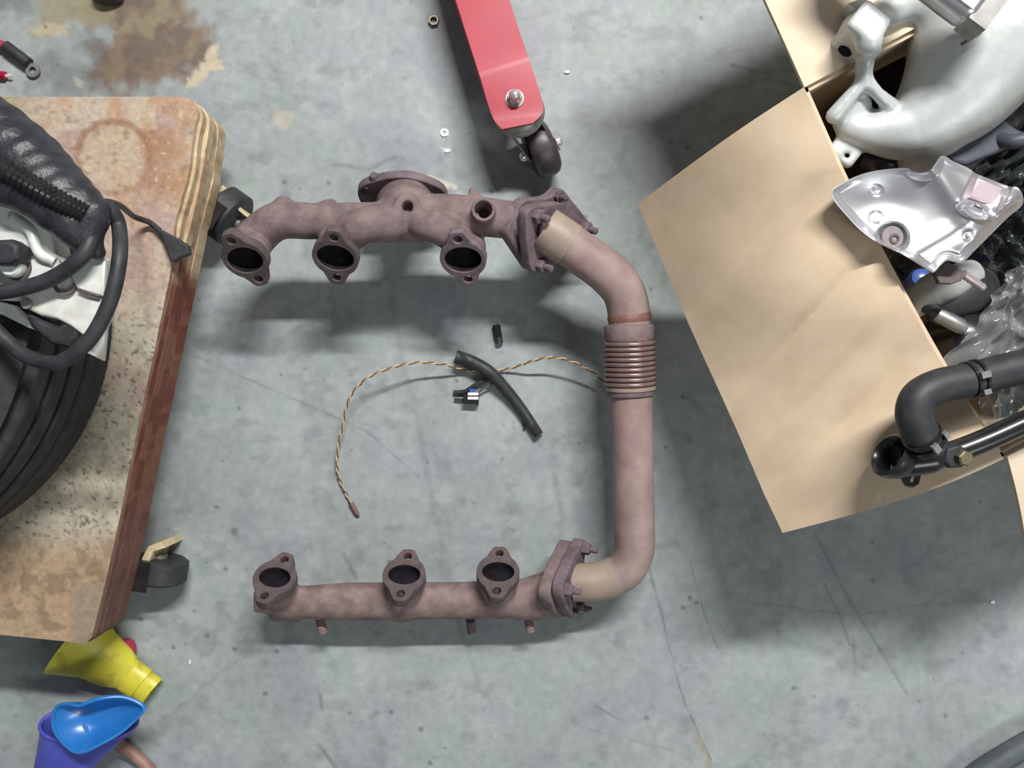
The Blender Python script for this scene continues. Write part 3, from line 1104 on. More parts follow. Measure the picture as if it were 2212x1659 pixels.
def build_blue_funnels():
    t = thing('funnel', 'violet blue plastic funnel holding the light blue scoop at the picture edge', 'funnel', P(170, 1630, 0))
    # violet funnel: wide oval mouth facing the dolly, cone running out of frame
    secs = []
    path = [((192, 1562, .050), (104, 0), 50, .030), ((188, 1580, .048), (102, -8), 49, .030), ((168, 1612, .044), (88, -10), 46, .029), ((140, 1660, .038), (70, -16), 42, .028), ((104, 1740, .032), (52, -14), 34, .026), ((60, 1830, .026), (34, -12), 24, .022)]
    out, inn = [], []
    for (c, u, vpx, zr) in path:
        C = P(*c)
        s = S(c[2])
        U = np.array([u[0] * s, -u[1] * s, 0])
        dirp = norm([-U[1], U[0], 0])
        V = dirp * vpx * s * .55 + np.array([0, 0, -zr * .62])
        out.append((C, U, V))
        k = 1 - .0022 / np.linalg.norm(U)
        inn.append((C + np.array([0, .0008, .0008]), U * k, V * (k - .02)))
    v, f = loft(out + inn[::-1], 56)
    ob = MB().add(v, f).build('cone', M['violet'], t, 50, merge=True)
    # rolled rim
    ang = np.linspace(0, 2 * math.pi, 80)
    C, U, V = out[0]
    b = MB()
    b.tube(np.array([C + math.cos(a) * U * 1.0 + math.sin(a) * V for a in ang]), .0019, 10, caps=False)
    b.build('rim', M['violet'], t)
    t2 = thing('funnel', 'light blue scoop shaped plastic funnel nested in the violet one', 'funnel', P(205, 1570, .04))
    outline = [(122, 1528), (150, 1519), (176, 1521), (215, 1508), (256, 1508), (292, 1524), (304, 1538), (296, 1550), (262, 1582), (218, 1606), (180, 1622), (150, 1614), (124, 1590), (114, 1562)]
    ob, rimv = dish(outline, (205, 1560), .022, .084, .0018, 'blue', 'bowl', t2, zvar=lambda x, y: -.004 * (x - 205) / 100 + .004 * math.cos((x - 200) / 30.0), power=2.6)
    b = MB()
    b.tube(np.vstack([rimv, rimv[:1]]), .0017, 8, caps=False)
    b.build('rim', M['blue'], t2)
    b = MB()
    b.tube(catmull(PP([(205, 1562, .061), (202, 1566, .057), (198, 1571, .053)]), 5), [.012, .010, .008], 20)
    b.build('spout', M['blue'], t2)


build_blue_funnels()
hose('brown_hose', [(235, 1590, .009), (262, 1612, .009), (292, 1632, .009), (330, 1672, .009), (370, 1740, .009)], 0.0066, 'brown_hose', 'brown rubber hose running out from under the violet funnel')
hose('rubber_strip', [(2040, 1740, .012), (2110, 1676, .013), (2170, 1636, .014), (2240, 1596, .014), (2330, 1550, .013)], .0125, 'fabric', 'dark slate rubber hose crossing the lower right picture corner', seg=24)
hose('rubber_strip', [(2120, 1770, .010), (2172, 1716, .010), (2222, 1680, .010), (2290, 1644, .010), (2370, 1600, .010)], .009, 'plastic_dark', 'thinner slate hose lying along the dark hose in the lower right corner', seg=20)

# ---- cable ends by the rusty stain
t = thing('battery_cable', 'red cable with black sleeve and ring terminal near the rusty stain', 'cable', P(35, 120, 0))
MB().tube(catmull(PP([(-80, 40, .007), (-20, 86, .007), (20, 104, .007)]), 8), .0052, 16).build('insulation', M['red_cable'], t)
MB().tube(catmull(PP([(12, 100, .0072), (36, 118, .0072), (62, 138, .006)]), 8), .0066, 16).build('sleeve', M['rubber'], t)
lug = MB()
C = P(71, 152, .0035)
lug.ring([(.0038, -.0012), (.0078, -.0012), (.0078, .0012), (.0038, .0012)], C, (0, 0, 1), 28)
lug.box(P(60, 140, .0035), (.0045, .0045, .0013), [norm([.6, -.8, 0]), norm([.8, .6, 0]), (0, 0, 1)])
lug.build('ring_terminal', M['dull_steel'], t)
t = thing('red_wire', 'thin bright red wire end with bare strands above the dolly board', 'cable', P(5, 163, 0))
MB().tube(PP([(-80, 160, .005), (-30, 160, .005), (12, 163, .005)]), .0042, 14).build('insulation', M['red'], t)
st = MB()
for k, (dx, dy) in enumerate([(14, -2), (15, 5), (13, 8)]):
    st.tube(PP([(10, 162 + k * 1.5, .005), (12 + dx, 162 + dy, .004)]), .0006, 6)
st.build('bare_strands', M['steel'], t)
tag(MB().lathe([(0, 0), (.010, 0), (.012, .006), (.009, .016), (0, .018)], P(238, -4, 0), (0, 0, 1), 24, sx=1.5, sy=.9).build('black_stopper', M['rubber']), 'small black rubber stopper at the top edge over the rusty stain', 'stopper')

# ================================================================== EXHAUST MANIFOLD ASSEMBLY
EX = thing('exhaust_manifold', 'rusty pair of three port exhaust manifolds joined by a crossover pipe on the floor', 'exhaust manifold', P(1000, 900, 0))


def port_outline(w, L, tw, rnd=False):
    """two-bolt port flange: round middle with two opposite bolt tabs"""
    pts = []
    n = 72
    for i in range(n):
        a = 2 * math.pi * i / n
        x, y = math.cos(a) * w, math.sin(a) * w
        pts.append([x, y])
    out = []
    hw = tw
    top = L
    ya = math.sqrt(max(w * w - (hw * 1.5) ** 2, 1e-9))
    a0 = math.atan2(ya, hw * 1.5)
    arcR = [(w * math.cos(a), w * math.sin(a)) for a in np.linspace(-a0, a0, 20)]
    tabT = [(hw, top - hw * .55), (hw * .72, top - hw * .12), (hw * .3, top), (-hw * .3, top), (-hw * .72, top - hw * .12), (-hw, top - hw * .55)]
    arcL = [(w * math.cos(a), w * math.sin(a)) for a in np.linspace(math.pi - a0, math.pi + a0, 20)]
    tabB = [(-x, -y) for x, y in tabT]
    return arcR + tabT + arcL + tabB


def ell(rx, ry, n=40, cx=0, cy=0):
    return [(cx + rx * math.cos(2 * math.pi * i / n), cy + ry * math.sin(2 * math.pi * i / n)) for i in range(n)][::-1]


def port_flange(parent, C, n, roll, matk, w=.0225, L=.0325, hole=(.0165, .0135), th=.010, label=None):
    u, v, nn = frame(n, (0, 1, 0) if n[1] > 0 else (0, 1, 0))
    c, s = math.cos(roll), math.sin(roll)
    u2, v2 = u * c + v * s, -u * s + v * c
    outl = port_outline(w, L, .0085)
    loops = [outl, ell(hole[0], hole[1]), ell(.0042, .0042, 20, 0, L - .0085), ell(.0042, .0042, 20, 0, -L + .0085)]
    o = MB().plate(loops, th, np.asarray(C) - nn * th / 2, nn, bevel=.0009, axes=(u2, v2, nn)).build('port_flange', M[matk], parent, 30)
    # near-black lining: deep shade of the shallow port put into colour
    b = MB()
    k = 30
    ang = np.linspace(0, 2 * math.pi, k, endpoint=False)
    rings = []
    for d, sc in [(.0012, .995), (.0075, .98), (.0135, .80), (.0165, .0)]:
        rings.append(np.asarray(C) - nn * d + (np.cos(ang) * hole[0] * sc)[:, None] * u2 + (np.sin(ang) * hole[1] * sc)[:, None] * v2)
    f = []
    for i in range(3):
        for j in range(k):
            j2 = (j + 1) % k
            f.append((i * k + j, (i + 1) * k + j, (i + 1) * k + j2, i * k + j2))
    b.add(np.concatenate(rings), f)
    b.build('port_bore', M['bore'], o, 60)
    return o


# ---------------------------------------------------------------- upper manifold
ZU = 0.112
t45 = math.radians(46)
NU = norm([-0.06, -math.sin(t45), math.cos(t45)])
UP = [(529, 563, .130), (724, 558, .130), (1000, 562, .130)]


def build_upper():
    man = None
    C = [P(*q) for q in UP]
    boss_a, boss_b = P(880, 446, ZU + .026), P(1044, 452, ZU + .034)
    ndisc = norm([0.02, -.90, .42])
    disc_c = P(874, 432, .066)

    def fn(p):
        d = sd_chain(p, [C[0] - NU * .008, C[0] - NU * .034, P(600, 478, ZU), P(680, 478, ZU + .001), P(790, 476, ZU), P(880, 478, ZU)], [.0205, .0195, .0185, .0175, .0175, .018])
        e = sd_chain(p, [C[1] - NU * .008, C[1] - NU * .030, P(780, 490, ZU + .016), P(840, 482, ZU + .015), P(892, 476, ZU + .004)], [.0205, .0195, .0175, .0170, .013])
        d = smin(d, e, .0025)
        e = sd_chain(p, [C[2] - NU * .008, C[2] - NU * .026, P(955, 496, ZU + .019), P(912, 486, ZU + .017), P(886, 474, ZU + .004)], [.0205, .018, .0158, .0140, .010])
        d = smin(d, e, .0020)
        e = sd_chain(p, [P(880, 462, ZU), P(960, 460, ZU + .002), P(1040, 468, ZU), P(1090, 474, ZU), P(1126, 478, ZU)], [.017, .0185, .0190, .0185, .019])
        d = smin(d, e, .003)
        # web under the runners
        e = sd_box(p, P(880, 498, ZU - .006), (.045, .010, .008), rd=.004)
        d = smin(d, e, .010)
        # collector down to the turbo flange
        e = sd_cap(p, P(880, 455, ZU - .004), disc_c, .026, .030)
        d = smin(d, e, .010)
        # bosses
        d = smin(d, sd_cyl(p, P(880, 452, ZU), boss_a, .0125), .004)
        d = smin(d, sd_cyl(p, P(1044, 470, ZU), boss_b, .0115), .003)
        d = smin(d, sd_cap(p, P(612, 446, ZU), P(612, 440, ZU), .008), .006)
        d = smin(d, sd_cap(p, P(1030, 430, ZU + .006), P(1022, 414, ZU + .004), .0045), .004)
        d = smin(d, sd_cap(p, P(700, 444, ZU - .004), P(715, 440, ZU - .004), .005), .006)
        # bores
        for c in C:
            d = smax(d, -sd_cap(p, c + NU * .02, c - NU * .004, .0182, .0182), .0005)
        d = smax(d, -sd_cyl(p, boss_a + np.array([0, 0, .004]), boss_a - np.array([0, 0, .012]), .0052), .001)
        d = smax(d, -sd_cyl(p, boss_b + np.array([0, 0, .004]), boss_b - np.array([0, 0, .016]), .0082), .001)
        d = smax(d, -sd_cyl(p, boss_b, boss_b - np.array([0, 0, .03]), .0050), .001)
        return d
    man = sdf_object('upper_manifold', fn, P(480, 640, .12) - [.01, .0, .1], P(1150, 380, .15) + [.01, .02, .02], .0018, M['rust'], EX)
    tag(man, 'rusty upper manifold casting with merging runners and turbo flange')
    for i, c in enumerate(C):
        port_flange(man, c, NU, [0.28, -0.16, 0.10][i], ['soot', 'soot', 'rust_dark'][i], hole=(.0178, .0148))
    # turbo flange: leaning disc behind the collector, reaching the floor
    u, v, n = frame(ndisc, (0, 0, 1))
    prof = []
    for i in range(96):
        a = 2 * math.pi * i / 96
        r = .0425 + .007 * max(0, math.cos(a - math.radians(150))) ** 10 + .004 * max(0, math.cos(a - math.radians(20))) ** 12
        x, y = r * math.cos(a), r * math.sin(a)
        if y < 0:
            y *= 1.32
        prof.append((x, y))
    MB().plate([prof, ell(.0055, .0055, 20, -.036, .021), ell(.005, .005, 20, .034, -.034)], .0095, disc_c, n, bevel=.0014, axes=(u, v, n)).build('turbo_flange', M['rust_dark'], man, 30)
    MB().lathe([(0, -.004), (.0045, -.004), (.0050, .013), (.0036, .016), (0, .016)], P(812, 400, .088), (0.0, .45, .9), 16).build('stud', M['rust_dark'], man)
    return man


UPPER = build_upper()

# ---------------------------------------------------------------- lower manifold
ZD = 0.052
ND = norm([0.03, math.sin(math.radians(48)), math.cos(math.radians(48))])
LP = [(593, 1246, .088), (873, 1240, .090), (1076, 1234, .090)]


def build_lower():
    C = [P(*q) for q in LP]

    def fn(p):
        d = sd_chain(p, PP([(606, 1302, ZD), (760, 1299, ZD), (980, 1297, ZD), (1120, 1292, ZD), (1188, 1276, ZD + .002)]), [.0155, .0195, .0190, .0195, .021])
        # flattened top ridge along the log
        d = smin(d, sd_box(p, P(830, 1284, ZD + .009), (.105, .006, .006), rd=.003), .008)
        for i, c in enumerate(C):
            tgt = [P(610, 1295, ZD), P(873, 1296, ZD), P(1076, 1292, ZD)][i]
            d = smin(d, sd_cap(p, c - ND * .010, tgt, .0195, .0185), .006)
        # end block and casting feet
        d = smin(d, sd_box(p, P(578, 1292, .055), (.011, .012, .016), rd=.004), .006)
        d = smin(d, sd_cap(p, P(640, 1322, .040), P(600, 1322, .036), .010), .010)
        d = smin(d, sd_cap(p, P(868, 1318, .052), P(866, 1300, .066), .011), .008)
        d = smin(d, sd_cap(p, P(1130, 1310, .05), P(1160, 1312, .05), .013), .010)
        for c in C:
            d = smax(d, -sd_cap(p, c + ND * .02, c - ND * .004, .0170, .0170), .0005)
        return d
    man = sdf_object('lower_manifold', fn, P(530, 1400, .08) - [.01, .0, .08], P(1200, 1180, .1) + [.02, .02, .02], .0018, M['rust_low'], EX)
    tag(man, 'rusty log shaped lower manifold with three raised ports')
    for i, c in enumerate(C):
        port_flange(man, c, ND, [-0.28, -0.10, -0.08][i], 'soot', w=.0218, L=.0312, hole=(.0162, .0118), th=.011)
    # studs
    for (x0, y0, x1, y1, r) in [(692, 1335, 697, 1369, .0050), (1140, 1330, 1146, 1366, .0046)]:
        b = MB()
        path = np.linspace(P(x0, y0, .040), P(x1, y1, .040), 14)
        b.tube(path, r + .0005 * np.cos(np.arange(14) * math.pi), 14)
        b.build('stud', M['rust_low'], man, 50)
    b = MB()
    b.lathe([(0, 0), (.0052, 0), (.0052, .020), (.0035, .022), (0, .022)], P(1016, 1338, .035), (0.05, -.8, -.55), 14)
    b.build('stud', M['rust_dark'], man)
    return man


LOWER = build_lower()

# ---------------------------------------------------------------- crossover pipe
def lobed(R, n, bulge, ph, N=96, sharp=5):
    out = []
    for i in range(N):
        a = 2 * math.pi * i / N
        k = abs(math.cos((a - ph) * n / 2)) ** sharp
        r = R * (1 - bulge) + R * bulge * 1.0 * k + 0
        out.append((r * math.cos(a), r * math.sin(a)))
    return out


def nut(parent, C, axis, r=.0075, h=.008, matk='rust_dark', name='flange_nut'):
    b = MB()
    b.lathe([(0, 0), (r, 0), (r, h * .8), (r * .8, h), (0, h)], C, axis, 6)
    b.lathe([(0, 0), (r * .5, 0), (r * .5, h + .008), (0, h + .009)], C, axis, 12)
    return b.build(name, M[matk], parent, 30)


def build_crossover():
    path_px = [(1176, 494, .113), (1215, 520, .112), (1262, 552, .108), (1308, 586, .104), (1344, 626, .099), (1358, 672, .095), (1361, 730, .092), (1362, 790, .089), (1364, 860, .085), (1366, 960, .080), (1368, 1060, .075), (1370, 1140, .070), (1369, 1192, .066), (1348, 1232, .063), (1302, 1253, .061), (1255, 1258, .059), (1236, 1259, .058)]
    q = PP(path_px)
    cp = catmull(q, 10)
    R = .0212
    # radius profile follows the length: pressed slightly flat at the lower elbow
    r = np.full(len(cp), R)
    i0 = np.argmin(np.linalg.norm(cp - P(1370, 1140, .070), axis=1))
    r[i0:] = np.linspace(R * 1.0, R * .86, len(cp) - i0)
    b = MB()
    b.tube(cp, r, 36)
    pipe = b.build('crossover_pipe', M['pipe'], EX, 60)
    tag(pipe, 'pinkish heat stained crossover pipe with ribbed flexible joint')
    # heat tinted sleeve ends
    d0 = np.linalg.norm(cp - q[1], axis=1)
    k1 = np.argmin(d0) + 4
    MB().tube(cp[:k1], R + .0009, 36, caps=True).build('pipe_end', M['tan_steel'], pipe, 60)
    k2 = np.argmin(np.linalg.norm(cp - q[-4], axis=1)) + 4
    MB().tube(cp[k2:], r[k2:] + .0008, 36, caps=True).build('pipe_end', M['tan_steel'], pipe, 60)
    # weld ring above the collar
    k3 = np.argmin(np.linalg.norm(cp - P(1355, 686, .094), axis=1))
    MB().tube(cp[k3 - 1:k3 + 3], [R + .0002, R + .0009, R + .0009, R + .0002], 36).build('weld_bead', M['weld'], pipe, 60)
    # flexible joint
    a0, a1 = P(1359, 700, .0935), P(1363, 852, .0855)
    ax = norm(a1 - a0)
    L = np.linalg.norm(a1 - a0)
    px = L / 152.0
    prof = [(R, 0), (R + .003, .001), (R + .0040, px * 6), (R + .0040, px * 32), (R + .0030, px * 35)]
    MB().lathe(prof, a0, ax, 48).build('collar', M['rust'], pipe, 40)
    n = 9
    s0, s1 = 35 * px, 132 * px
    pitch = (s1 - s0) / n
    for k in range(n):
        z = s0 + pitch * (k + .5)
        pr = [(R + .0022, z - pitch * .5)]
        for a in np.linspace(-90, 90, 9):
            pr.append((R + .0028 + .0026 * math.cos(math.radians(a)), z + pitch * .46 * math.sin(math.radians(a))))
        pr.append((R + .0022, z + pitch * .5))
        MB().lathe(pr, a0, ax, 48).build('bellows_rib', M['bellow'], pipe, 60)
    MB().lathe([(R + .002, s1), (R + .0042, s1 + .001), (R + .0042, s1 + px * 9), (R + .0025, s1 + px * 11)], a0, ax, 48).build('collar', M['tan_steel'], pipe, 40)
    MB().lathe([(R + .0022, s1 + px * 10), (R + .0030, s1 + px * 11), (R + .0026, s1 + px * 20), (R, s1 + px * 23)], a0, ax, 48).build('collar', M['rust_dark'], pipe, 40)
    # ---- upper flange pair
    n1 = norm([.74, -.34, .58])
    Cf = P(1180, 497, .115)
    u, v, n = frame(n1)

    def loc(px_, py_, C):
        d = onplane(px_, py_, C, n1) - C
        return (d @ u, d @ v)

    def rounded(corners, C, rr=.012, k=8):
        P2 = [np.array(loc(x, y, C)) for x, y in corners]
        m = len(P2)
        out = []
        for i in range(m):
            a, bb, c = P2[i - 1], P2[i], P2[(i + 1) % m]
            d1, d2 = norm(a - bb), norm(c - bb)
            p0, p2 = bb + d1 * rr, bb + d2 * rr
            for t in np.linspace(0, 1, k):
                out.append((1 - t) ** 2 * p0 + 2 * t * (1 - t) * bb + t * t * p2)
        return out
    def ccw(l):
        A = sum(l[i - 1][0] * l[i][1] - l[i][0] * l[i - 1][1] for i in range(len(l)))
        return l if A > 0 else l[::-1]
    front = ccw(rounded([(1136, 452), (1215, 436), (1288, 500), (1222, 560), (1190, 592), (1146, 588), (1138, 520)], Cf, .010))
    MB().plate([front], .011, Cf - n1 * .0055, n1, bevel=.0016, axes=(u, v, n)).build('flange', M['rust_dark'], pipe, 30)
    Cb = Cf - n1 * .017
    back = ccw(rounded([(1092, 505), (1128, 432), (1190, 428), (1212, 402), (1290, 500), (1190, 570), (1150, 592)], Cb, .010))
    ob = MB().plate([back], .012, Cb - n1 * .006, n1, bevel=.0018, axes=(u, v, n)).build('outlet_flange', M['rust_dark'], UPPER, 30)
    MB().lathe([(0, 0), (.024, 0), (.026, .003), (.024, .006), (0, .006)], Cf - n1 * .0168, n1, 36).build('gasket_ring', M['soot'], pipe, 40)
    for (x, y) in [(1158, 466), (1262, 492), (1166, 572)]:
        nut(pipe, onplane(x, y, Cf, n1), n1, .0075, .0075)
    nut(UPPER, onplane(1204, 424, Cb, n1), n1, .0060, .004, 'soot', 'flange_bolt')
    # ---- lower flange pair
    n2 = norm([.93, -.10, .34])
    C2 = P(1216, 1260, .056)
    u2, v2, n2 = frame(n2)
    tri = lobed(.046, 3, .30, math.radians(92))
    MB().plate([tri], .013, C2 - n2 * .0065, n2, bevel=.0022, axes=(u2, v2, n2)).build('outlet_flange', M['rust'], LOWER, 30)
    C3 = P(1243, 1256, .058)
    tri2 = lobed(.047, 3, .30, math.radians(88))
    MB().plate([tri2], .012, C3 - n2 * .006, n2, bevel=.0022, axes=(u2, v2, n2)).build('flange', M['rust_dark'], pipe, 30)
    MB().lathe([(0, 0), (.027, 0), (.027, .008), (0, .008)], C2, n2, 36).build('gasket_ring', M['soot'], pipe, 40)
    for a in (92, 212, 332):
        d = u2 * math.cos(math.radians(a)) + v2 * math.sin(math.radians(a))
        nut(pipe, C3 + d * .037, n2, .0068, .008)
    # notch and bolt holes on the rims, painted as near-black discs
    for (x, y, z) in [(1212, 1308, .066), (1244, 1318, .060)]:
        MB().lathe([(0, -.002), (.0028, -.002), (.0028, .0012), (0, .0012)], P(x, y, z), (0.1, -.6, .8), 14).build('bolt_hole', M['bore'], LOWER)
    return pipe


build_crossover()

# ================================================================== HOIST LEG
def build_hoist_leg():
    t = thing('hoist_leg', 'red painted steel hoist leg with swivel caster entering from the top', 'hoist leg', P(1110, 150, 0))
    ztab = .088
    Lc = catmull(PP([(1084, 279, ztab), (1070, 263, ztab), (1059, 240, ztab), (1040, 176, ztab + .0012), (1035, 160, ztab + .0012), (1030, 144, ztab + .0004), (1000, 50, ztab - .005), (957, -90, ztab - .012), (900, -290, ztab - .022)]), 6)
    Rc = catmull(PP([(1150, 266, ztab), (1166, 252, ztab), (1173, 226, ztab), (1148, 142, ztab + .0012), (1143, 127, ztab + .0012), (1137, 112, ztab + .0004), (1110, 30, ztab - .005), (1068, -110, ztab - .012), (1012, -310, ztab - .022)]), 6)
    n = len(Lc)
    mcols = 9
    v, f = [], []
    th = .004
    uu = np.linspace(0, 1, mcols)
    for i in range(n):
        row = Lc[i] * (1 - uu)[:, None] + Rc[i] * uu[:, None]
        v.append(row)
    v = np.concatenate(v)
    N0 = len(v)
    v = np.concatenate([v, v - [0, 0, th]])
    for i in range(n - 1):
        for j in range(mcols - 1):
            a, b_, c, d = i * mcols + j, i * mcols + j + 1, (i + 1) * mcols + j + 1, (i + 1) * mcols + j
            f.append((a, b_, c, d))
            f.append((d + N0, c + N0, b_ + N0, a + N0))
    per = [i * mcols for i in range(n)] + [(n - 1) * mcols + j for j in range(1, mcols)] + [i * mcols + mcols - 1 for i in range(n - 2, -1, -1)] + [j for j in range(mcols - 2, 0, -1)]
    for k in range(len(per)):
        a, b_ = per[k], per[(k + 1) % len(per)]
        f.append((a, b_, b_ + N0, a + N0))
    MB().add(v, f).build('top_plate', M['red'], t, 40, merge=True)
    # side walls of the tube beyond the bend
    for edge, name, sg in ((Lc, 'side_wall', 1), (Rc, 'side_wall', -1)):
        k0 = 14
        e = edge[k0:] + np.array([sg * .0012, 0, 0])
        top = e - [0, 0, .003]
        low = e - [0, 0, .050]
        low[0] = top[0] - [0, 0, .008]
        low[1] = top[1] - [0, 0, .018]
        low[2] = top[2] - [0, 0, .03]
        off = np.array([sg * .003, 0, 0])
        m = len(e)
        vv = np.concatenate([top, low, low + off, top + off])
        ff = []
        for i in range(m - 1):
            for a in range(4):
                b2 = (a + 1) % 4
                ff.append((a * m + i, a * m + i + 1, b2 * m + i + 1, b2 * m + i))
        ff += [(0, m, 2 * m, 3 * m), (m - 1, 4 * m - 1, 3 * m - 1, 2 * m - 1)]
        MB().add(vv, ff).build(name, M['red'], t, 40, merge=True)
    # acorn nut
    C = P(1112, 213, ztab)
    b = MB()
    b.lathe([(0, 0), (.0095, 0), (.0095, .0006), (.0093, .0012), (0, .0012)], C, (0, 0, 1), 28)
    b.build('washer', M['dull_steel'], t)
    b = MB()
    b.lathe([(0, 0), (.0078, 0), (.0078, .006), (.0070, .007), (0, .007)], C + [0, 0, .0012], (0, 0, 1), 6)
    an = b.build('acorn_nut', M['steel'], t, 30)
    dome = [(.0062 * math.cos(a), .0082 + .0075 * math.sin(a)) for a in np.linspace(0, math.pi / 2, 10)]
    MB().lathe([(.0062, .0065)] + dome, C, (0, 0, 1), 24).build('dome', M['steel'], an, 60)
    # caster
    B = P(1112, 228, .080)
    b = MB()
    b.lathe([(0, -.012), (.021, -.012), (.026, -.009), (.027, -.005), (.025, -.001), (.018, .004), (0, .004)], [B[0] + .004, B[1] - .004, .078], (0, 0, 1), 40)
    b.build('swivel_race', M['dull_steel'], t, 40)
    wc = P(1168, 322, .031)
    ax = norm([.90, .40, 0])
    fw = np.cross((0, 0, 1), ax)
    R, w = .031, .0135
    wheel = MB().lathe([(.005, -w), (R - .006, -w), (R - .0015, -w + .0035), (R, -w * .4), (R, w * .4), (R - .0015, w - .0035), (R - .006, w), (.005, w)], wc, ax, 48).build('wheel', M['wheel'], t, 40)
    for sg in (-1, 1):
        c = wc + ax * sg * (w + .0035)
        top = np.array([B[0] + .004, B[1] - .008, .068]) + ax * sg * (w + .0035)
        d = c - top
        u = norm(d)
        s = norm(np.cross(ax, u))
        b = MB()
        outl = [(-.014, .0), (.014, .0), (.009, np.linalg.norm(d)), (.0065, np.linalg.norm(d) + .007), (-.0065, np.linalg.norm(d) + .007), (-.009, np.linalg.norm(d))]
        b.plate([outl], .002, top, ax, axes=(s, u, np.cross(s, u)))
        b.build('fork_arm', M['dull_steel'], t, 30)
        MB().lathe([(0, 0), (.0055, 0), (.0055, .004), (.003, .0065), (0, .0065)], c + ax * sg * .001, ax * sg, 16).build('axle_nut', M['steel'], wheel)
    b = MB()
    b.plate([[(-.014, -.018), (.014, -.018), (.018, 0), (.014, .016), (-.014, .016), (-.018, 0)]], .003, [B[0] + .006, B[1] - .006, .0665], (0, 0, 1), bevel=.0008, axes=np.eye(3))
    b.build('fork_crown', M['dull_steel'], t, 30)


build_hoist_leg()

# ================================================================== WIRES ON THE FLOOR
def twisted(path, r_h, r_s, pitch, mats, names, parent):
    d = np.concatenate([[0], np.cumsum(np.linalg.norm(np.diff(path, axis=0), axis=1))])
    L = d[-1]
    m = int(L / .0011)
    s = np.linspace(0, L, m)
    p = np.stack([np.interp(s, d, path[:, i]) for i in range(3)], 1)
    t = np.gradient(p, axis=0)
    t /= np.linalg.norm(t, axis=1)[:, None]
    u = np.cross(t, (0, 0, 1.0))
    u /= np.linalg.norm(u, axis=1)[:, None]
    w = np.cross(u, t)
    for k in range(2):
        a = 2 * math.pi * s / pitch + k * math.pi
        q = p + r_h * (np.cos(a)[:, None] * u + np.sin(a)[:, None] * w)
        MB().tube(q, r_s, 8).build(names[k], M[mats[k]], parent, 60)


t = thing('twisted_wire', 'thin ochre and brown twisted wire arching across the floor inside the exhaust', 'wire', P(960, 850, 0))
wire = catmull(PP([(769, 1106, .004), (748, 1068, .004), (732, 1030, .006), (728, 985, .010), (740, 918, .020), (756, 858, .030), (792, 818, .036), (845, 795, .036), (905, 783, .030), (965, 789, .020), (1020, 802, .005), (1055, 803, .0025), (1105, 795, .009), (1150, 780, .024), (1195, 772, .030), (1245, 784, .030), (1290, 812, .026), (1325, 850, .018), (1350, 900, .008)]), 14)
twisted(wire, .00072, .00078, .0150, ['yellow_wire', 'brown_wire'], ['ochre_strand', 'brown_strand'], t)
MB().tube(PP([(758, 1086, .0042), (770, 1108, .004), (775, 1114, .0038)]), [.0026, .0026, .0016], 12).build('crimp_sleeve', M['weld'], t)

t = thing('cable_sheath', 'short curved black corrugated cable sheath crossing the twisted wire', 'cable sheath', P(1080, 840, 0))
path = catmull(PP([(984, 770, .016), (1020, 782, .015), (1058, 804, .0165), (1090, 838, .0105), (1122, 878, .0065), (1148, 916, .0065), (1164, 940, .007)]), 16)
MB().tube(path, np.linspace(.0074, .0056, len(path)) + .00035 * np.cos(np.arange(len(path)) * math.pi), 18).build('sheath', M['rubber'], t, 60)
MB().tube(catmull(PP([(1072, 815, .009), (1046, 822, .008), (1024, 834, .006), (1004, 846, .004), (980, 848, .003)]), 8), .0026, 10).build('branch_lead', M['rubber'], t)
MB().tube(catmull(PP([(1076, 822, .010), (1050, 836, .010), (1030, 850, .008)]), 8), .0014, 8).build('thin_lead', M['fabric'], t)
MB().tube(catmull(PP([(1136, 896, .006), (1134, 912, .004), (1132, 928, .002)]), 6), .0013, 8).build('thin_lead', M['rubber'], t)
con = MB().box(P(1018, 862, .0065), (.0085, .0055, .0055), [norm([1, -.05, 0]), norm([.05, 1, 0]), (0, 0, 1)]).build('connector', M['gloss_black'], t, 0)
for k, yy in enumerate((851, 860)):
    MB().box(P(1022, yy, .0125), (.0058, .0016, .0009)).build('white_latch', M['white_plastic'], con, 0)
MB().box(P(1021, 844, .0115), (.0035, .0022, .0012)).build('blue_latch', M['blue_dot'], con, 0)
MB().box(P(994, 864, .003), (.0065, .0018, .0012), [norm([1, -.1, 0]), norm([.1, 1, 0]), (0, 0, 1)]).build('terminal_pin', M['rubber'], con, 0)
b = MB()
path = np.linspace(P(1072, 702, .0052), P(1079, 742, .0045), 26)
b.tube(path, .0043 + .0005 * np.cos(np.arange(26) * math.pi) * (np.arange(26) < 18), 16)
tag(b.build('cable_boot', M['rubber']), 'tiny black rubber boot lying below the upper manifold', 'rubber boot')

# ================================================================== FLOOR ODDMENTS
def hexnut(px, py, r, h, matk, label, name='hex_nut', tilt=(0, 0, 1)):
    out = [(r * math.cos(a), r * math.sin(a)) for a in np.radians(np.arange(0, 360, 60) + 12)]
    o = MB().plate([out, ell(r * .55, r * .55, 20)], h, P(px, py, h / 2 + .0002), tilt, bevel=.0004, axes=np.eye(3)).build(name, M[matk], None, 30)
    return tag(o, label, 'nut')


hexnut(937, 45, .0062, .005, 'brass', 'rusty hex nut on the floor left of the red hoist leg')
tag(MB().ring([(.0022, 0), (.0045, 0), (.0045, .0012), (.0022, .0012)], P(960, 287, .0002), (0, 0, 1), 24).build('washer_ring', M['steel']), 'small bright washer on the floor left of the caster', 'washer')


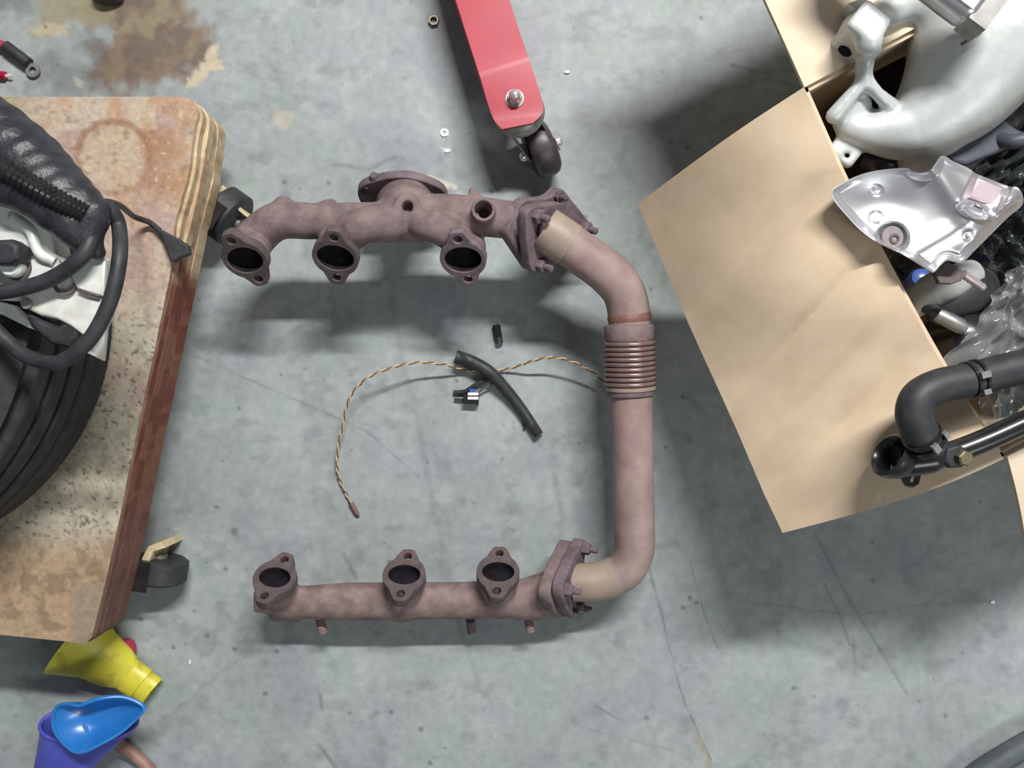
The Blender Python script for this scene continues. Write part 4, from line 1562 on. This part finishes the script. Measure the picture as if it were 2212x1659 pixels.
def chip(px, py, rx, ry, h, matk, label, seed):
    r = np.random.default_rng(seed)
    out = []
    for i in range(9):
        a = 2 * math.pi * i / 9
        k = r.uniform(.7, 1.1)
        out.append((rx * k * math.cos(a), ry * k * math.sin(a)))
    o = MB().plate([out], h, P(px, py, h / 2), (0, 0, 1), bevel=h * .25, axes=np.eye(3)).build('metal_chip', M[matk], None, 30)
    return tag(o, label, 'debris')


chip(966, 326, .0042, .0022, .0012, 'white_plastic', 'white flake on the floor just under the small washer', 1)
chip(1225, 156, .0035, .0022, .002, 'steel', 'shiny metal chip on the floor right of the red hoist leg', 2)
chip(410, 1430, .0014, .003, .001, 'white_plastic', 'tiny white flake on the floor right of the yellow funnel', 3)
chip(2144, 1301, .003, .0022, .0012, 'white_plastic', 'tiny white flake on the floor below the cardboard box', 4)

# ================================================================== CARDBOARD BOX
ZW = 0.262           # top of the box walls
TH = 0.004


def build_box():
    t = thing('cardboard_box', 'open brown cardboard box full of car parts with flaps folded out', 'box', P(2150, 600, 0))
    A = P(1734, 192, ZW)
    edge = catmull(PP([(1734, 192, ZW), (1821, 386, ZW), (1907, 560, ZW), (2040, 800, ZW), (2160, 990, ZW)]), 8)
    B = edge[-1]
    ab = norm(B - A)
    perp = np.array([-ab[1], ab[0], 0])
    if perp[0] < 0:
        perp = -perp
    Wd = .42
    D, Cc = A + perp * Wd, B + perp * Wd

    def wall(path, name, inward):
        p = np.asarray(path)
        m = len(p)
        tang = np.gradient(p, axis=0)
        tang /= np.linalg.norm(tang, axis=1)[:, None]
        nrm = np.stack([-tang[:, 1], tang[:, 0], np.zeros(m)], 1)
        nrm *= np.sign((nrm[0] @ inward) or 1)
        lo = p.copy(); lo[:, 2] = 0.0005
        v = np.concatenate([p, lo, lo + nrm * TH, p + nrm * TH])
        f = []
        for i in range(m - 1):
            for a in range(4):
                b2 = (a + 1) % 4
                f.append((a * m + i, a * m + i + 1, b2 * m + i + 1, b2 * m + i))
        f += [(0, m, 2 * m, 3 * m), (m - 1, 4 * m - 1, 3 * m - 1, 2 * m - 1)]
        return MB().add(v, f).build(name, M['card'], t, 40, merge=True)
    wall(edge, 'wall', perp)
    wall(np.linspace(A, D, 6), 'wall', ab)
    wall(np.linspace(B, Cc, 6), 'wall', -ab)
    wall(np.linspace(D, Cc, 6), 'wall', -perp)
    b = MB()
    vv = np.array([A, B, Cc, D]); vv[:, 2] = .001
    b.add(np.concatenate([vv, vv + [0, 0, .004]]), [(0, 1, 2, 3), (7, 6, 5, 4), (0, 4, 5, 1), (1, 5, 6, 2), (2, 6, 7, 3), (3, 7, 4, 0)])
    b.build('bottom', M['card'], t, 0, merge=True)

    def flap(inner, outer, nu, name, zfun=None, matk='card'):
        inner, outer = np.asarray(inner), np.asarray(outer)
        nI = len(inner)
        uu = np.linspace(0, 1, nu)
        G = inner[:, None, :] * (1 - uu)[None, :, None] + outer[:, None, :] * uu[None, :, None]
        if zfun is not None:
            ii = np.linspace(0, 1, nI)[:, None] * np.ones((1, nu))
            G[..., 2] += zfun(ii, np.ones((nI, 1)) * uu[None, :])
        g1 = np.gradient(G, axis=0)
        g2 = np.gradient(G, axis=1)
        nr = np.cross(g1, g2)
        nr /= np.linalg.norm(nr, axis=2)[..., None]
        nr *= np.sign(nr[nI // 2, nu // 2, 2])
        top = (G + nr * TH / 2).reshape(-1, 3)
        bot = (G - nr * TH / 2).reshape(-1, 3)
        I = np.arange(nI * nu).reshape(nI, nu)
        N0 = nI * nu
        f = []
        q = np.stack([I[:-1, :-1], I[1:, :-1], I[1:, 1:], I[:-1, 1:]], -1).reshape(-1, 4)
        f += [tuple(k) for k in q] + [tuple(k[::-1] + N0) for k in q]
        per = list(I[:, 0]) + list(I[-1, 1:]) + list(I[:-1, -1][::-1]) + list(I[0, 1:-1][::-1])
        for k in range(len(per)):
            a, b_ = per[k], per[(k + 1) % len(per)]
            f.append((a, a + N0, b_ + N0, b_))
        return MB().add(np.concatenate([top, bot]), f).build(name, M[matk], t, 40, merge=True)

    # left flap: hinge on the left wall, drooping outwards, bowed and creased
    inn = catmull(edge[::4], 10)
    inn[:, 2] += .003
    outer_px = [(1381, 440, .125), (1432, 560, .142), (1500, 720, .162), (1590, 920, .184), (1650, 1060, .197), (1692, 1150, .203)]
    oc = catmull(PP(outer_px), 10)
    oc = np.stack([np.interp(np.linspace(0, 1, len(inn)), np.linspace(0, 1, len(oc)), oc[:, i]) for i in range(3)], 1)

    def zf(i, u):
        z = .022 * np.sin(np.pi * np.clip(u, 0, 1)) * (0.8 + .3 * np.sin(i * 7.0))
        z = z + .004 * np.sin(i * 15 + u * 3) * np.sin(np.pi * u)
        # creases running up from the outer rim
        for i0, i1, a, w in [(.56, .46, .0065, .020), (.80, .68, .0075, .035), (.36, .22, .0055, .040), (.68, .60, .004, .025)]:
            c = i0 + (i1 - i0) * (1 - u)
            z = z - a * np.exp(-((i - c) / w) ** 2) * np.sin(np.pi * np.clip(u * .9 + .05, 0, 1))
        return z
    o = flap(inn, oc, 48, 'flap', zf)
    tag(o, 'wide bowed flap hanging over the floor')
    # far flap and near flap
    k = norm(P(1640, 0, ZW) - A)
    far_in = np.linspace(A + [0, 0, .002], D + [0, 0, .002], 14)
    far_out = far_in + k * .21 + [0, 0, .004]
    flap(far_in, far_out, 12, 'flap', lambda i, u: .004 * np.sin(np.pi * u), 'card_pale')
    k2 = norm(P(2214, 1120, ZW) - P(2165, 985, ZW))
    near_in = np.linspace(B + perp * .004 + [0, 0, .002], Cc + [0, 0, .002], 14)
    flap(near_in, near_in + k2 * .085 - [0, 0, .022], 12, 'flap', lambda i, u: .003 * np.sin(np.pi * u), 'card_pale')
    # score lines along the top of the wide flap
    # inside of the far wall is lined by the folded inner flap edge
    return A, B, Cc, D, ab, perp


BA, BB, BC, BD, BAB, BPERP = build_box()

# ================================================================== BOX CONTENTS
def build_casting():
    t = thing('intake_casting', 'large grey cast aluminium intake housing standing in the cardboard box', 'engine part', P(2040, 180, .02))
    blk_c = P(1850, 80, .278)
    ux = norm([.62, .78, 0])
    uy = np.array([-ux[1], ux[0], 0])

    def fn(p):
        d = sd_chain(p, PP([(2290, -80, .27), (2150, 90, .262), (2060, 205, .255), (1975, 272, .252), (1900, 284, .250), (1832, 277, .252)]), [.058, .050, .040, .0270, .0185, .0090])
        # body behind the window
        e = sd_chain(p, PP([(2140, -60, .262), (2090, 40, .262), (2070, 140, .258), (2060, 210, .250)]), [.046, .042, .036, .030])
        d = smin(d, e, .016)
        # upper arm to the bolt block
        e = sd_chain(p, PP([(2020, -10, .266), (1950, 10, .270), (1890, 42, .276), (1850, 62, .280)]), [.020, .0135, .0120, .0120])
        d = smin(d, e, .010)
        e = sd_box(p, blk_c, (.0125, .0135, .028), [ux, uy, (0, 0, 1)], .0035)
        d = smin(d, e, .004)
        # left rib of the window and mounting lip
        e = sd_chain(p, PP([(1870, 80, .284), (1869, 130, .280), (1868, 168, .272), (1895, 200, .270), (1922, 226, .264)]), [.0090, .0064, .0060, .0045, .0060])
        d = smin(d, e, .004)
        e = sd_cap(p, P(1864, 176, .272), P(1802, 250, .262), .0050, .0068)
        d = smin(d, e, .005)
        e = sd_chain(p, PP([(1876, 196, .256), (1862, 225, .252), (1845, 262, .250)]), [.0055, .0085, .009])
        d = smin(d, e, .004)
        d = smin(d, sd_cap(p, P(1850, 214, .254), P(1824, 258, .252), .010, .010), .006)
        d = smin(d, sd_cap(p, P(2006, 296, .236), P(1992, 356, .204), .024, .021), .008)
        d = smin(d, sd_cap(p, P(1876, 92, .296), P(1876, 92, .270), .0105), .003)
        d = smin(d, sd_cap(p, P(1893, 108, .292), P(1906, 104, .288), .0055), .003)
        # mounting ear
        d = smin(d, sd_box(p, P(1828, 322, .246), (.0125, .0125, .004), [ux, uy, (0, 0, 1)], .003), .004)
        # ridge moulded along the pipe
        d = smin(d, sd_cap(p, P(2078, 240, .283), P(2120, 205, .289), .0028), .003)
        d = smin(d, sd_cap(p, P(2088, 246, .280), P(2112, 226, .284), .0022), .003)
        # legs down to the bottom of the box
        d = smin(d, sd_cap(p, P(2100, 190, .24), np.array([P(2100, 190, .24)[0], P(2100, 190, .24)[1], .205]), .030, .022), .02)
        # window through the casting
        q = p - P(1922, 140, .27)
        ca, sa = math.cos(.05), math.sin(.05)
        qx, qy = q[:, 0] * ca + q[:, 1] * sa, -q[:, 0] * sa + q[:, 1] * ca
        dw = (np.hypot(qx / .0168, qy / .0282) - 1) * .0168
        rib = sd_chain(p, PP([(1870, 80, .284), (1869, 130, .280), (1868, 168, .272), (1895, 200, .270), (1922, 226, .264)]), [.0090, .0064, .0060, .0045, .0060])
        d = smax(d, -dw, .004)
        d = smin(d, rib, .003)
        # bolt hole in the block, slit at the top
        c0 = blk_c + [0, 0, -.002]
        d = smax(d, -sd_cyl(p, c0 - ux * .03, c0 - ux * .0115, .0050), .001)
        d = smax(d, -sd_cyl(p, P(1830, 336, .27), P(1830, 336, .22), .0024), .001)
        return d
    sdf_object('casting', fn, [P(1780, 0, .25)[0] - .035, P(0, 385, .25)[1], .15], [P(2300, 0, .25)[0], P(0, -110, .27)[1], .34], .0022, M['alu'], t)
    # near-black disc painting the shade of the bolt hole; boss bore
    b = MB().lathe([(0, 0), (.0056, 0), (.0056, .0012), (0, .0012)], blk_c - ux * .0130 + [0, 0, -.004], ux, 18)
    b.build('bolt_hole', M['bore'], t)
    b = MB().lathe([(0, 0), (.0046, 0), (.0046, .0007), (0, .0007)], P(1870, 104, .2955), norm([-.25, -.45, .8]), 18)
    b.build('boss_bore', M['dull_steel'], t)
    # casting mark
    MB().tube(PP([(2076, 96, .301), (2086, 90, .302), (2094, 84, .302)]), .0012, 8).build('casting_mark', M['alu_dark'], t)
    return t


build_casting()


def build_actuator():
    t = thing('actuator_can', 'bright silver actuator canister with dark end on top of the casting', 'engine part', P(2080, 10, .31))
    axp = norm([.80, -.60, 0])       # towards the lower right end
    sidep = np.array([-axp[1], axp[0], 0])
    E = P(2112, 26, .328)
    L = .12
    c = E - axp * L / 2

    def fn(p):
        return sd_box(p, c, (L / 2, .0150, .013), [axp, sidep, (0, 0, 1)], .009)
    sdf_object('canister', fn, c - .09, c + .09, .0016, M['alu_bright'], t)
    MB().box(E + axp * .003 - [0, 0, .001], (.0075, .0135, .011), [axp, sidep, (0, 0, 1)]).build('end_bracket', M['dull_steel'], t, 0)
    for s in (-1, .9):
        MB().lathe([(0, 0), (.0030, 0), (.0030, .003), (0, .0036)], E + axp * .009 + sidep * .010 * s + [0, 0, -.004], norm(axp + [0, 0, .6]), 14).build('screw', M['steel'], t)
    b = MB()
    b.box(c + [0, 0, .0132] + axp * .01, (.044, .0095, .0004), [axp, sidep, (0, 0, 1)])
    b.build('label_plate', M['white_plastic'], t, 0)


build_actuator()

tb = MB()
pxplate(tb, [(1836, 4), (1862, -6), (1884, 2), (1898, 14), (1880, 32), (1866, 30), (1842, 14)], .270, .290, bevel=.002)
tag(tb.build('bolt_clip', M['alu'], None, 30), 'small pale metal clip above the bolt block of the casting', 'engine part')


def build_shield():
    t = thing('heat_shield', 'shiny pressed aluminium heat shield lying on top of the open box', 'heat shield', P(2000, 460, .27))
    outl = [(1796, 414), (1810, 401), (1851, 380), (1889, 369), (1932, 364), (1960, 363), (1970, 369), (1992, 373), (2010, 367), (2021, 353), (2032, 338), (2043, 338), (2060, 349), (2090, 362), (2111, 376), (2145, 389), (2177, 402), (2199, 406), (2210, 424), (2207, 444), (2177, 470), (2135, 512), (2103, 544), (2080, 567), (2062, 566), (2046, 563), (2032, 574), (2018, 588), (2006, 584), (1953, 551), (1898, 525), (1859, 497), (1825, 461), (1803, 434)]
    # resample densely along straight chords with light rounding
    P2 = np.array(outl, float)
    dense = catmull(P2, 8, closed=True)
    cx, cy = 2005.0, 462.0
    n = len(dense)
    nr = 46
    rows = []
    sc = np.concatenate([[1.0, .992, .984, .975, .965, .955, .945], np.linspace(.93, 0.0, nr - 7)])
    X = cx + (dense[None, :, 0] - cx) * sc[:, None]
    Y = cy + (dense[None, :, 1] - cy) * sc[:, None]
    dd = seg_dist(X, Y, [tuple(q) for q in dense] + [tuple(dense[0])])
    z = .283 + (X - 2000) * .00004 - (Y - 460) * .00003
    # turned up lips
    lipw = sstep(60, -20, (X - 1925) * .55 - (Y - 470) * .80 + 0) * 0
    left = np.clip(((1960 - X) * .5 + (Y - 440) * .9) / 120, 0, 1)
    notch = np.exp(-((X - 2005) ** 2 + (Y - 362) ** 2) / (2 * 34 ** 2))
    z = z + .0105 * left * sstep(17, 2, dd) + .006 * notch * sstep(20, 3, dd)
    right = np.clip(((X - 2050) * .6 + (Y - 470) * .5) / 80, 0, 1)
    z = z - .008 * right * sstep(26, 0, dd)
    # gentle dish and ridges
    z = z - .007 * np.exp(-(((X - 1905) / 80) ** 2 + ((Y - 435) / 55) ** 2))
    z = z + .006 * np.exp(-(((X - 2060) * .8 - (Y - 420) * .6) / 26) ** 2) * sstep(2150, 2040, X)
    z = z + .004 * np.exp(-(((X - 1990) * .5 + (Y - 540) * .86) / 22) ** 2)
    # pocket with pad near the right rim
    a = math.radians(26)
    U = (X - 2133) * math.cos(a) + (Y - 415) * math.sin(a)
    V = -(X - 2133) * math.sin(a) + (Y - 415) * math.cos(a)
    box_d = np.maximum(np.abs(U) - 33, np.abs(V) - 34)
    z = z - .0055 * sstep(14, 0, box_d)
    # oval bead in the pocket
    U2 = (X - 2105) * math.cos(a) + (Y - 455) * math.sin(a)
    V2 = -(X - 2105) * math.sin(a) + (Y - 455) * math.cos(a)
    od = (np.hypot(U2 / 32, V2 / 15) - 1) * 18
    z = z + .0040 * np.exp(-(od / 4.5) ** 2) - .002 * sstep(2, -6, od)
    # bolt dimple
    bd = np.hypot((X - 1928) / 1.05, Y - 512)
    z = z - .0075 * sstep(34, 20, bd)
    # embossed rings
    for (ex, ey, er) in [(1892, 411, 10), (2091, 509, 8), (1893, 472, 13)]:
        z = z - .0010 * np.exp(-((np.hypot(X - ex, Y - ey) - er) / 2.4) ** 2)
    s = (CAMH - z) / FPX
    v = np.stack([(X - 1106) * s, (829.5 - Y) * s, z], -1).reshape(-1, 3)
    m = len(sc)
    I = np.arange(m * n).reshape(m, n)
    f = []
    N0 = m * n
    for k in range(m - 1):
        for i in range(n):
            i2 = (i + 1) % n
            f.append((I[k, i], I[k + 1, i], I[k + 1, i2], I[k, i2]))
            f.append((I[k, i2] + N0, I[k + 1, i2] + N0, I[k + 1, i] + N0, I[k, i] + N0))
    for i in range(n):
        i2 = (i + 1) % n
        f.append((I[0, i2], I[0, i2] + N0, I[0, i] + N0, I[0, i]))
    MB().add(np.concatenate([v, v - [0, 0, .0012]]), f).build('pressed_sheet', M['alu_bright'], t, 60, merge=True)
    MB().lathe([(0, 0), (.0088, 0), (.0080, .0008), (0, .0008)], P(1928, 512, .2762), (0, 0, 1), 28).build('bolt_dimple', M['dimple'], t)
    MB().ring([(.0022, 0), (.0040, 0), (.0040, .0012), (.0022, .0012)], P(1932, 516, .2770), (0, 0, 1), 20).build('bolt_hole', M['alu_dark'], t)
    pxplate(MB(), [(2112, 383), (2170, 404), (2150, 446), (2094, 426)], .2800, .2872, bevel=.0015).build('tinted_pad', M['alu_pink'], t, 30)
    b = MB()
    pxplate(b, [(2018, 588), (2046, 562), (2084, 586), (2078, 606), (2056, 614), (2030, 612)], .262, .268, bevel=.0012)
    b.build('under_bracket', M['alu_dark'], t, 30)
    MB().tube(np.linspace(P(2080, 592, .268), P(2124, 622, .262), 12), .0033 + .0003 * np.cos(np.arange(12) * math.pi), 14).build('stud', M['alu_pink'], t, 50)


build_shield()


def build_coolant():
    t = thing('coolant_pipe', 'black coolant pipe with flange and clamped rubber elbow hose over the near box rim', 'pipe', P(2050, 985, .27))
    path = catmull(PP([(1936, 997, .290), (1990, 992, .291), (2050, 980, .293), (2130, 950, .294), (2230, 905, .294), (2330, 865, .292)]), 8)
    MB().tube(path, np.interp(np.linspace(0, 1, len(path)), [0, .28, .36, 1], [.0124, .0120, .0088, .0088]), 28).build('tube', M['gloss_black'], t, 60)
    ax = norm(P(1914, 994, .290) - P(1950, 997, .290) + np.array([0, .006, .004]))
    o = P(1945, 997, .290)
    MB().ring([(.0110, -.002), (.0140, -.002), (.0168, .004), (.0178, .008), (.0178, .012), (.0158, .0135), (.0142, .012), (.0118, .006)], o, ax, 36).build('flange_cup', M['gloss_black'], t, 40)
    lug = MB()
    pxplate(lug, [(1942, 1010), (1985, 1004), (1990, 1028), (1986, 1046), (1972, 1056), (1958, 1050), (1948, 1030)], .276, .281, holes=[circ(1973, 1038, 6, 16)], bevel=.0008)
    lug.build('mounting_lug', M['gloss_black'], t, 30)
    lug = MB()
    pxplate(lug, [(2044, 968), (2070, 960), (2092, 970), (2096, 994), (2080, 1010), (2054, 1012), (2040, 994)], .291, .303, bevel=.0025)
    lug.build('mounting_lug', M['rubber'], t, 30)
    bo = MB().lathe([(0, 0), (.0062, 0), (.0062, .005), (.005, .006), (0, .006)], P(2078, 988, .303), (.1, -.1, 1), 6).build('bolt', M['brass'], t, 30)
    # rubber hose with clamps
    t2 = t
    hp = catmull(PP([(2330, 770, .300), (2220, 790, .306), (2150, 806, .308), (2090, 822, .310), (2030, 834, .312), (1986, 858, .314), (1974, 896, .314), (1988, 934, .312), (2010, 966, .306)]), 10)
    MB().tube(hp, .0132, 32).build('hose_body', M['rubber'], t2, 60)
    for q, nm in (((2104, 818, .3095), 'far'), ((1996, 946, .310), 'near')):
        k = int(np.argmin(np.linalg.norm(hp - P(*q), axis=1)))
        k = min(max(k, 2), len(hp) - 3)
        ax = norm(hp[k + 1] - hp[k - 1])
        c = hp[k]
        b = MB()
        for dz in (-.0035, .0035):
            b.ring([(.0132, dz - .0012), (.0147, dz - .0012), (.0147, dz + .0012), (.0132, dz + .0012)], c, ax, 36)
        ob = b.build('hose_clamp', M['gloss_black'], t2, 40)
        up = norm(np.array([0, 0, 1]) - ax * ax[2])
        sd = np.cross(ax, up)
        MB().box(c + up * .0155 + sd * .003, (.0036, .0024, .0020), [ax, sd, up]).build('clamp_screw', M['dull_steel'], ob, 0)
        MB().box(c + up * .0125 - sd * .010, (.0028, .0018, .0016), [ax, sd, up]).build('clamp_ear', M['dull_steel'], ob, 0)


build_coolant()


def sheet(name, left, right, nu, nv, amp, seed, matk, th=None, zoff=0.0, fold=1.0):
    L = catmull(PP(left), 10)
    R = catmull(PP(right), 10)
    ti = np.linspace(0, 1, nv)
    Lr = np.stack([np.interp(ti, np.linspace(0, 1, len(L)), L[:, i]) for i in range(3)], 1)
    Rr = np.stack([np.interp(ti, np.linspace(0, 1, len(R)), R[:, i]) for i in range(3)], 1)
    uu = np.linspace(0, 1, nu)
    G = Lr[:, None] * (1 - uu)[None, :, None] + Rr[:, None] * uu[None, :, None]
    A_, B_ = np.meshgrid(ti * 9, uu * 7, indexing='ij')
    ridge = 1 - np.abs(2 * fbm(A_ * fold, B_ * fold, seed, 3) - 1) * 2.2
    ridge2 = 1 - np.abs(2 * fbm(A_ * 2.3 * fold + B_, B_ * 1.9 * fold - A_ * .6, seed + 9, 2) - 1) * 2.2
    z = amp * (ridge * .7 + ridge2 * .3)
    G[..., 2] += z + zoff
    I = np.arange(nu * nv).reshape(nv, nu)
    f = np.stack([I[:-1, :-1], I[1:, :-1], I[1:, 1:], I[:-1, 1:]], -1).reshape(-1, 4)
    return mesh_object(name, G.reshape(-1, 3), f, M[matk], None, 50)


o = sheet('black_bag', [(2220, 150, .150), (2150, 300, .165), (2050, 420, .165), (2080, 540, .160), (2120, 700, .150), (2140, 900, .17)], [(2420, 100, .200), (2420, 300, .205), (2420, 450, .215), (2420, 600, .21), (2420, 800, .20), (2420, 980, .19)], 90, 150, .030, 5, 'bag_black')  # black film at the right, stretched left as added dark fill
tag(o, 'crumpled black plastic bag widened as dark fill in the right side of the box', 'plastic bag')
o = sheet('clear_bag', [(2162, 588, .285), (2140, 628, .272), (2112, 660, .262), (2075, 720, .256), (2032, 786, .256), (2095, 850, .246), (2120, 920, .246), (2170, 985, .252)], [(2300, 540, .285), (2310, 620, .275), (2320, 700, .275), (2330, 760, .262), (2330, 800, .258), (2330, 860, .256), (2330, 900, .254), (2330, 960, .252)], 80, 150, .020, 15, 'film', fold=.34)
tag(o, 'clear crumpled plastic bag beside the rubber elbow hose', 'plastic bag')

# dark bracket and hoses behind the heat shield
t = thing('plastic_bracket', 'dark slate plastic bracket between the casting and the heat shield', 'engine part', P(2120, 290, .2))
b = MB()
pxplate(b, [(2040, 338), (2062, 296), (2082, 262), (2108, 240), (2136, 236), (2160, 246), (2192, 274), (2230, 292), (2190, 316), (2130, 340), (2090, 356), (2062, 352)], .238, .250, bevel=.003)
b.build('web', M['plastic_dark'], t, 30)
MB().ring([(.0042, 0), (.0066, 0), (.0066, .0025), (.0042, .0025)], P(2118, 262, .249), (0, 0, 1), 28).build('bushing', M['plastic_dark'], t)
hose('loom_tube', [(2140, 226, .235), (2162, 186, .248), (2186, 176, .25), (2240, 178, .25), (2320, 190, .245)], .0075, 'rubber', 'black corrugated tube at the right edge beside the casting', 'hose')
hose('loom_tube', [(2150, 300, .243), (2190, 306, .256), (2240, 296, .258), (2320, 300, .25)], .0060, 'plastic_dark', 'slate cable tube resting on the plastic bracket', 'hose')

# small parts low in the box
def lump(name, px, py, z, rad, h, label, matk, cat='engine part', axis=(0, 0, 1), seg=28):
    b = MB()
    b.lathe([(0, -h), (rad * .9, -h), (rad, -h * .8), (rad, h * .55), (rad * .8, h * .9), (rad * .35, h), (0, h)], P(px, py, z), axis, seg)
    return tag(b.build(name, M[matk], None, 35), label, cat)


lump('throttle_body', 2008, 752, .160, .024, .075, 'dark brown cylindrical part standing behind the box flap', 'gloss_black', axis=(.08, .10, 1))
lump('blue_cap', 1980, 612, .150, .0105, .020, 'shiny dark blue cap low in the box below the heat shield', 'blue_dot', 'cap', axis=(-.2, .2, 1))
b = MB()
b.tube(catmull(PP([(1960, 672, .205), (2010, 632, .215), (2050, 612, .220), (2100, 590, .21)]), 8), [.010, .015, .015, .012], 28)
tag(b.build('aluminium_elbow', M['alu']), 'dull aluminium elbow in the box under the heat shield', 'engine part')
b = MB()
b.tube(catmull(PP([(2020, 690, .205), (2050, 658, .214), (2090, 634, .216), (2130, 610, .20)]), 8), [.010, .016, .018, .014], 24, squash=.6)
tag(b.build('rubber_boot', M['rubber']), 'black rubber boot between the aluminium elbow and the clear bag', 'rubber boot')
b = MB()
b.tube(PP([(1940, 640, .185), (2000, 664, .218), (2052, 688, .236), (2078, 702, .236)]), .0052, 14)
tag(b.build('metal_lever', M['plastic_dark']), 'dark lever rod reaching from the box wall to the clear bag', 'engine part')
lump('grey_fitting', 2056, 696, .236, .0062, .013, 'grey hose fitting next to the dark lever rod', 'dull_steel', axis=norm([.8, -.5, .2]))
hose('vent_hose', [(1868, 340, .195), (1900, 348, .200), (1935, 352, .198), (1955, 356, .19)], .010, 'gloss_black', 'glossy black hose under the casting above the heat shield')

b = MB()
pxplate(b, [(1850, 250), (1880, 150), (1930, 110), (1975, 120), (1975, 230), (1968, 400), (1900, 430), (1870, 390)], .068, .170, bevel=.008)  # added block standing in for the dark depth under the casting window
tag(b.build('dark_filler', M['gloss_black'], None, 30), 'added black filler block darkening the box below the casting', 'engine part')

o = sheet('shade_sheet', [(1745, 190, .05), (1840, 400, .05), (1960, 620, .05), (2080, 860, .05), (2150, 985, .05)], [(2420, -60, .05), (2500, 150, .05), (2560, 400, .05), (2600, 600, .05), (2680, 740, .05)], 60, 80, .018, 25, 'bag_black', zoff=-.006)  # dark sheet added where the box bottom is only in shade
tag(o, 'added dark sheet standing in for shade at the bottom of the cardboard box', 'plastic film')
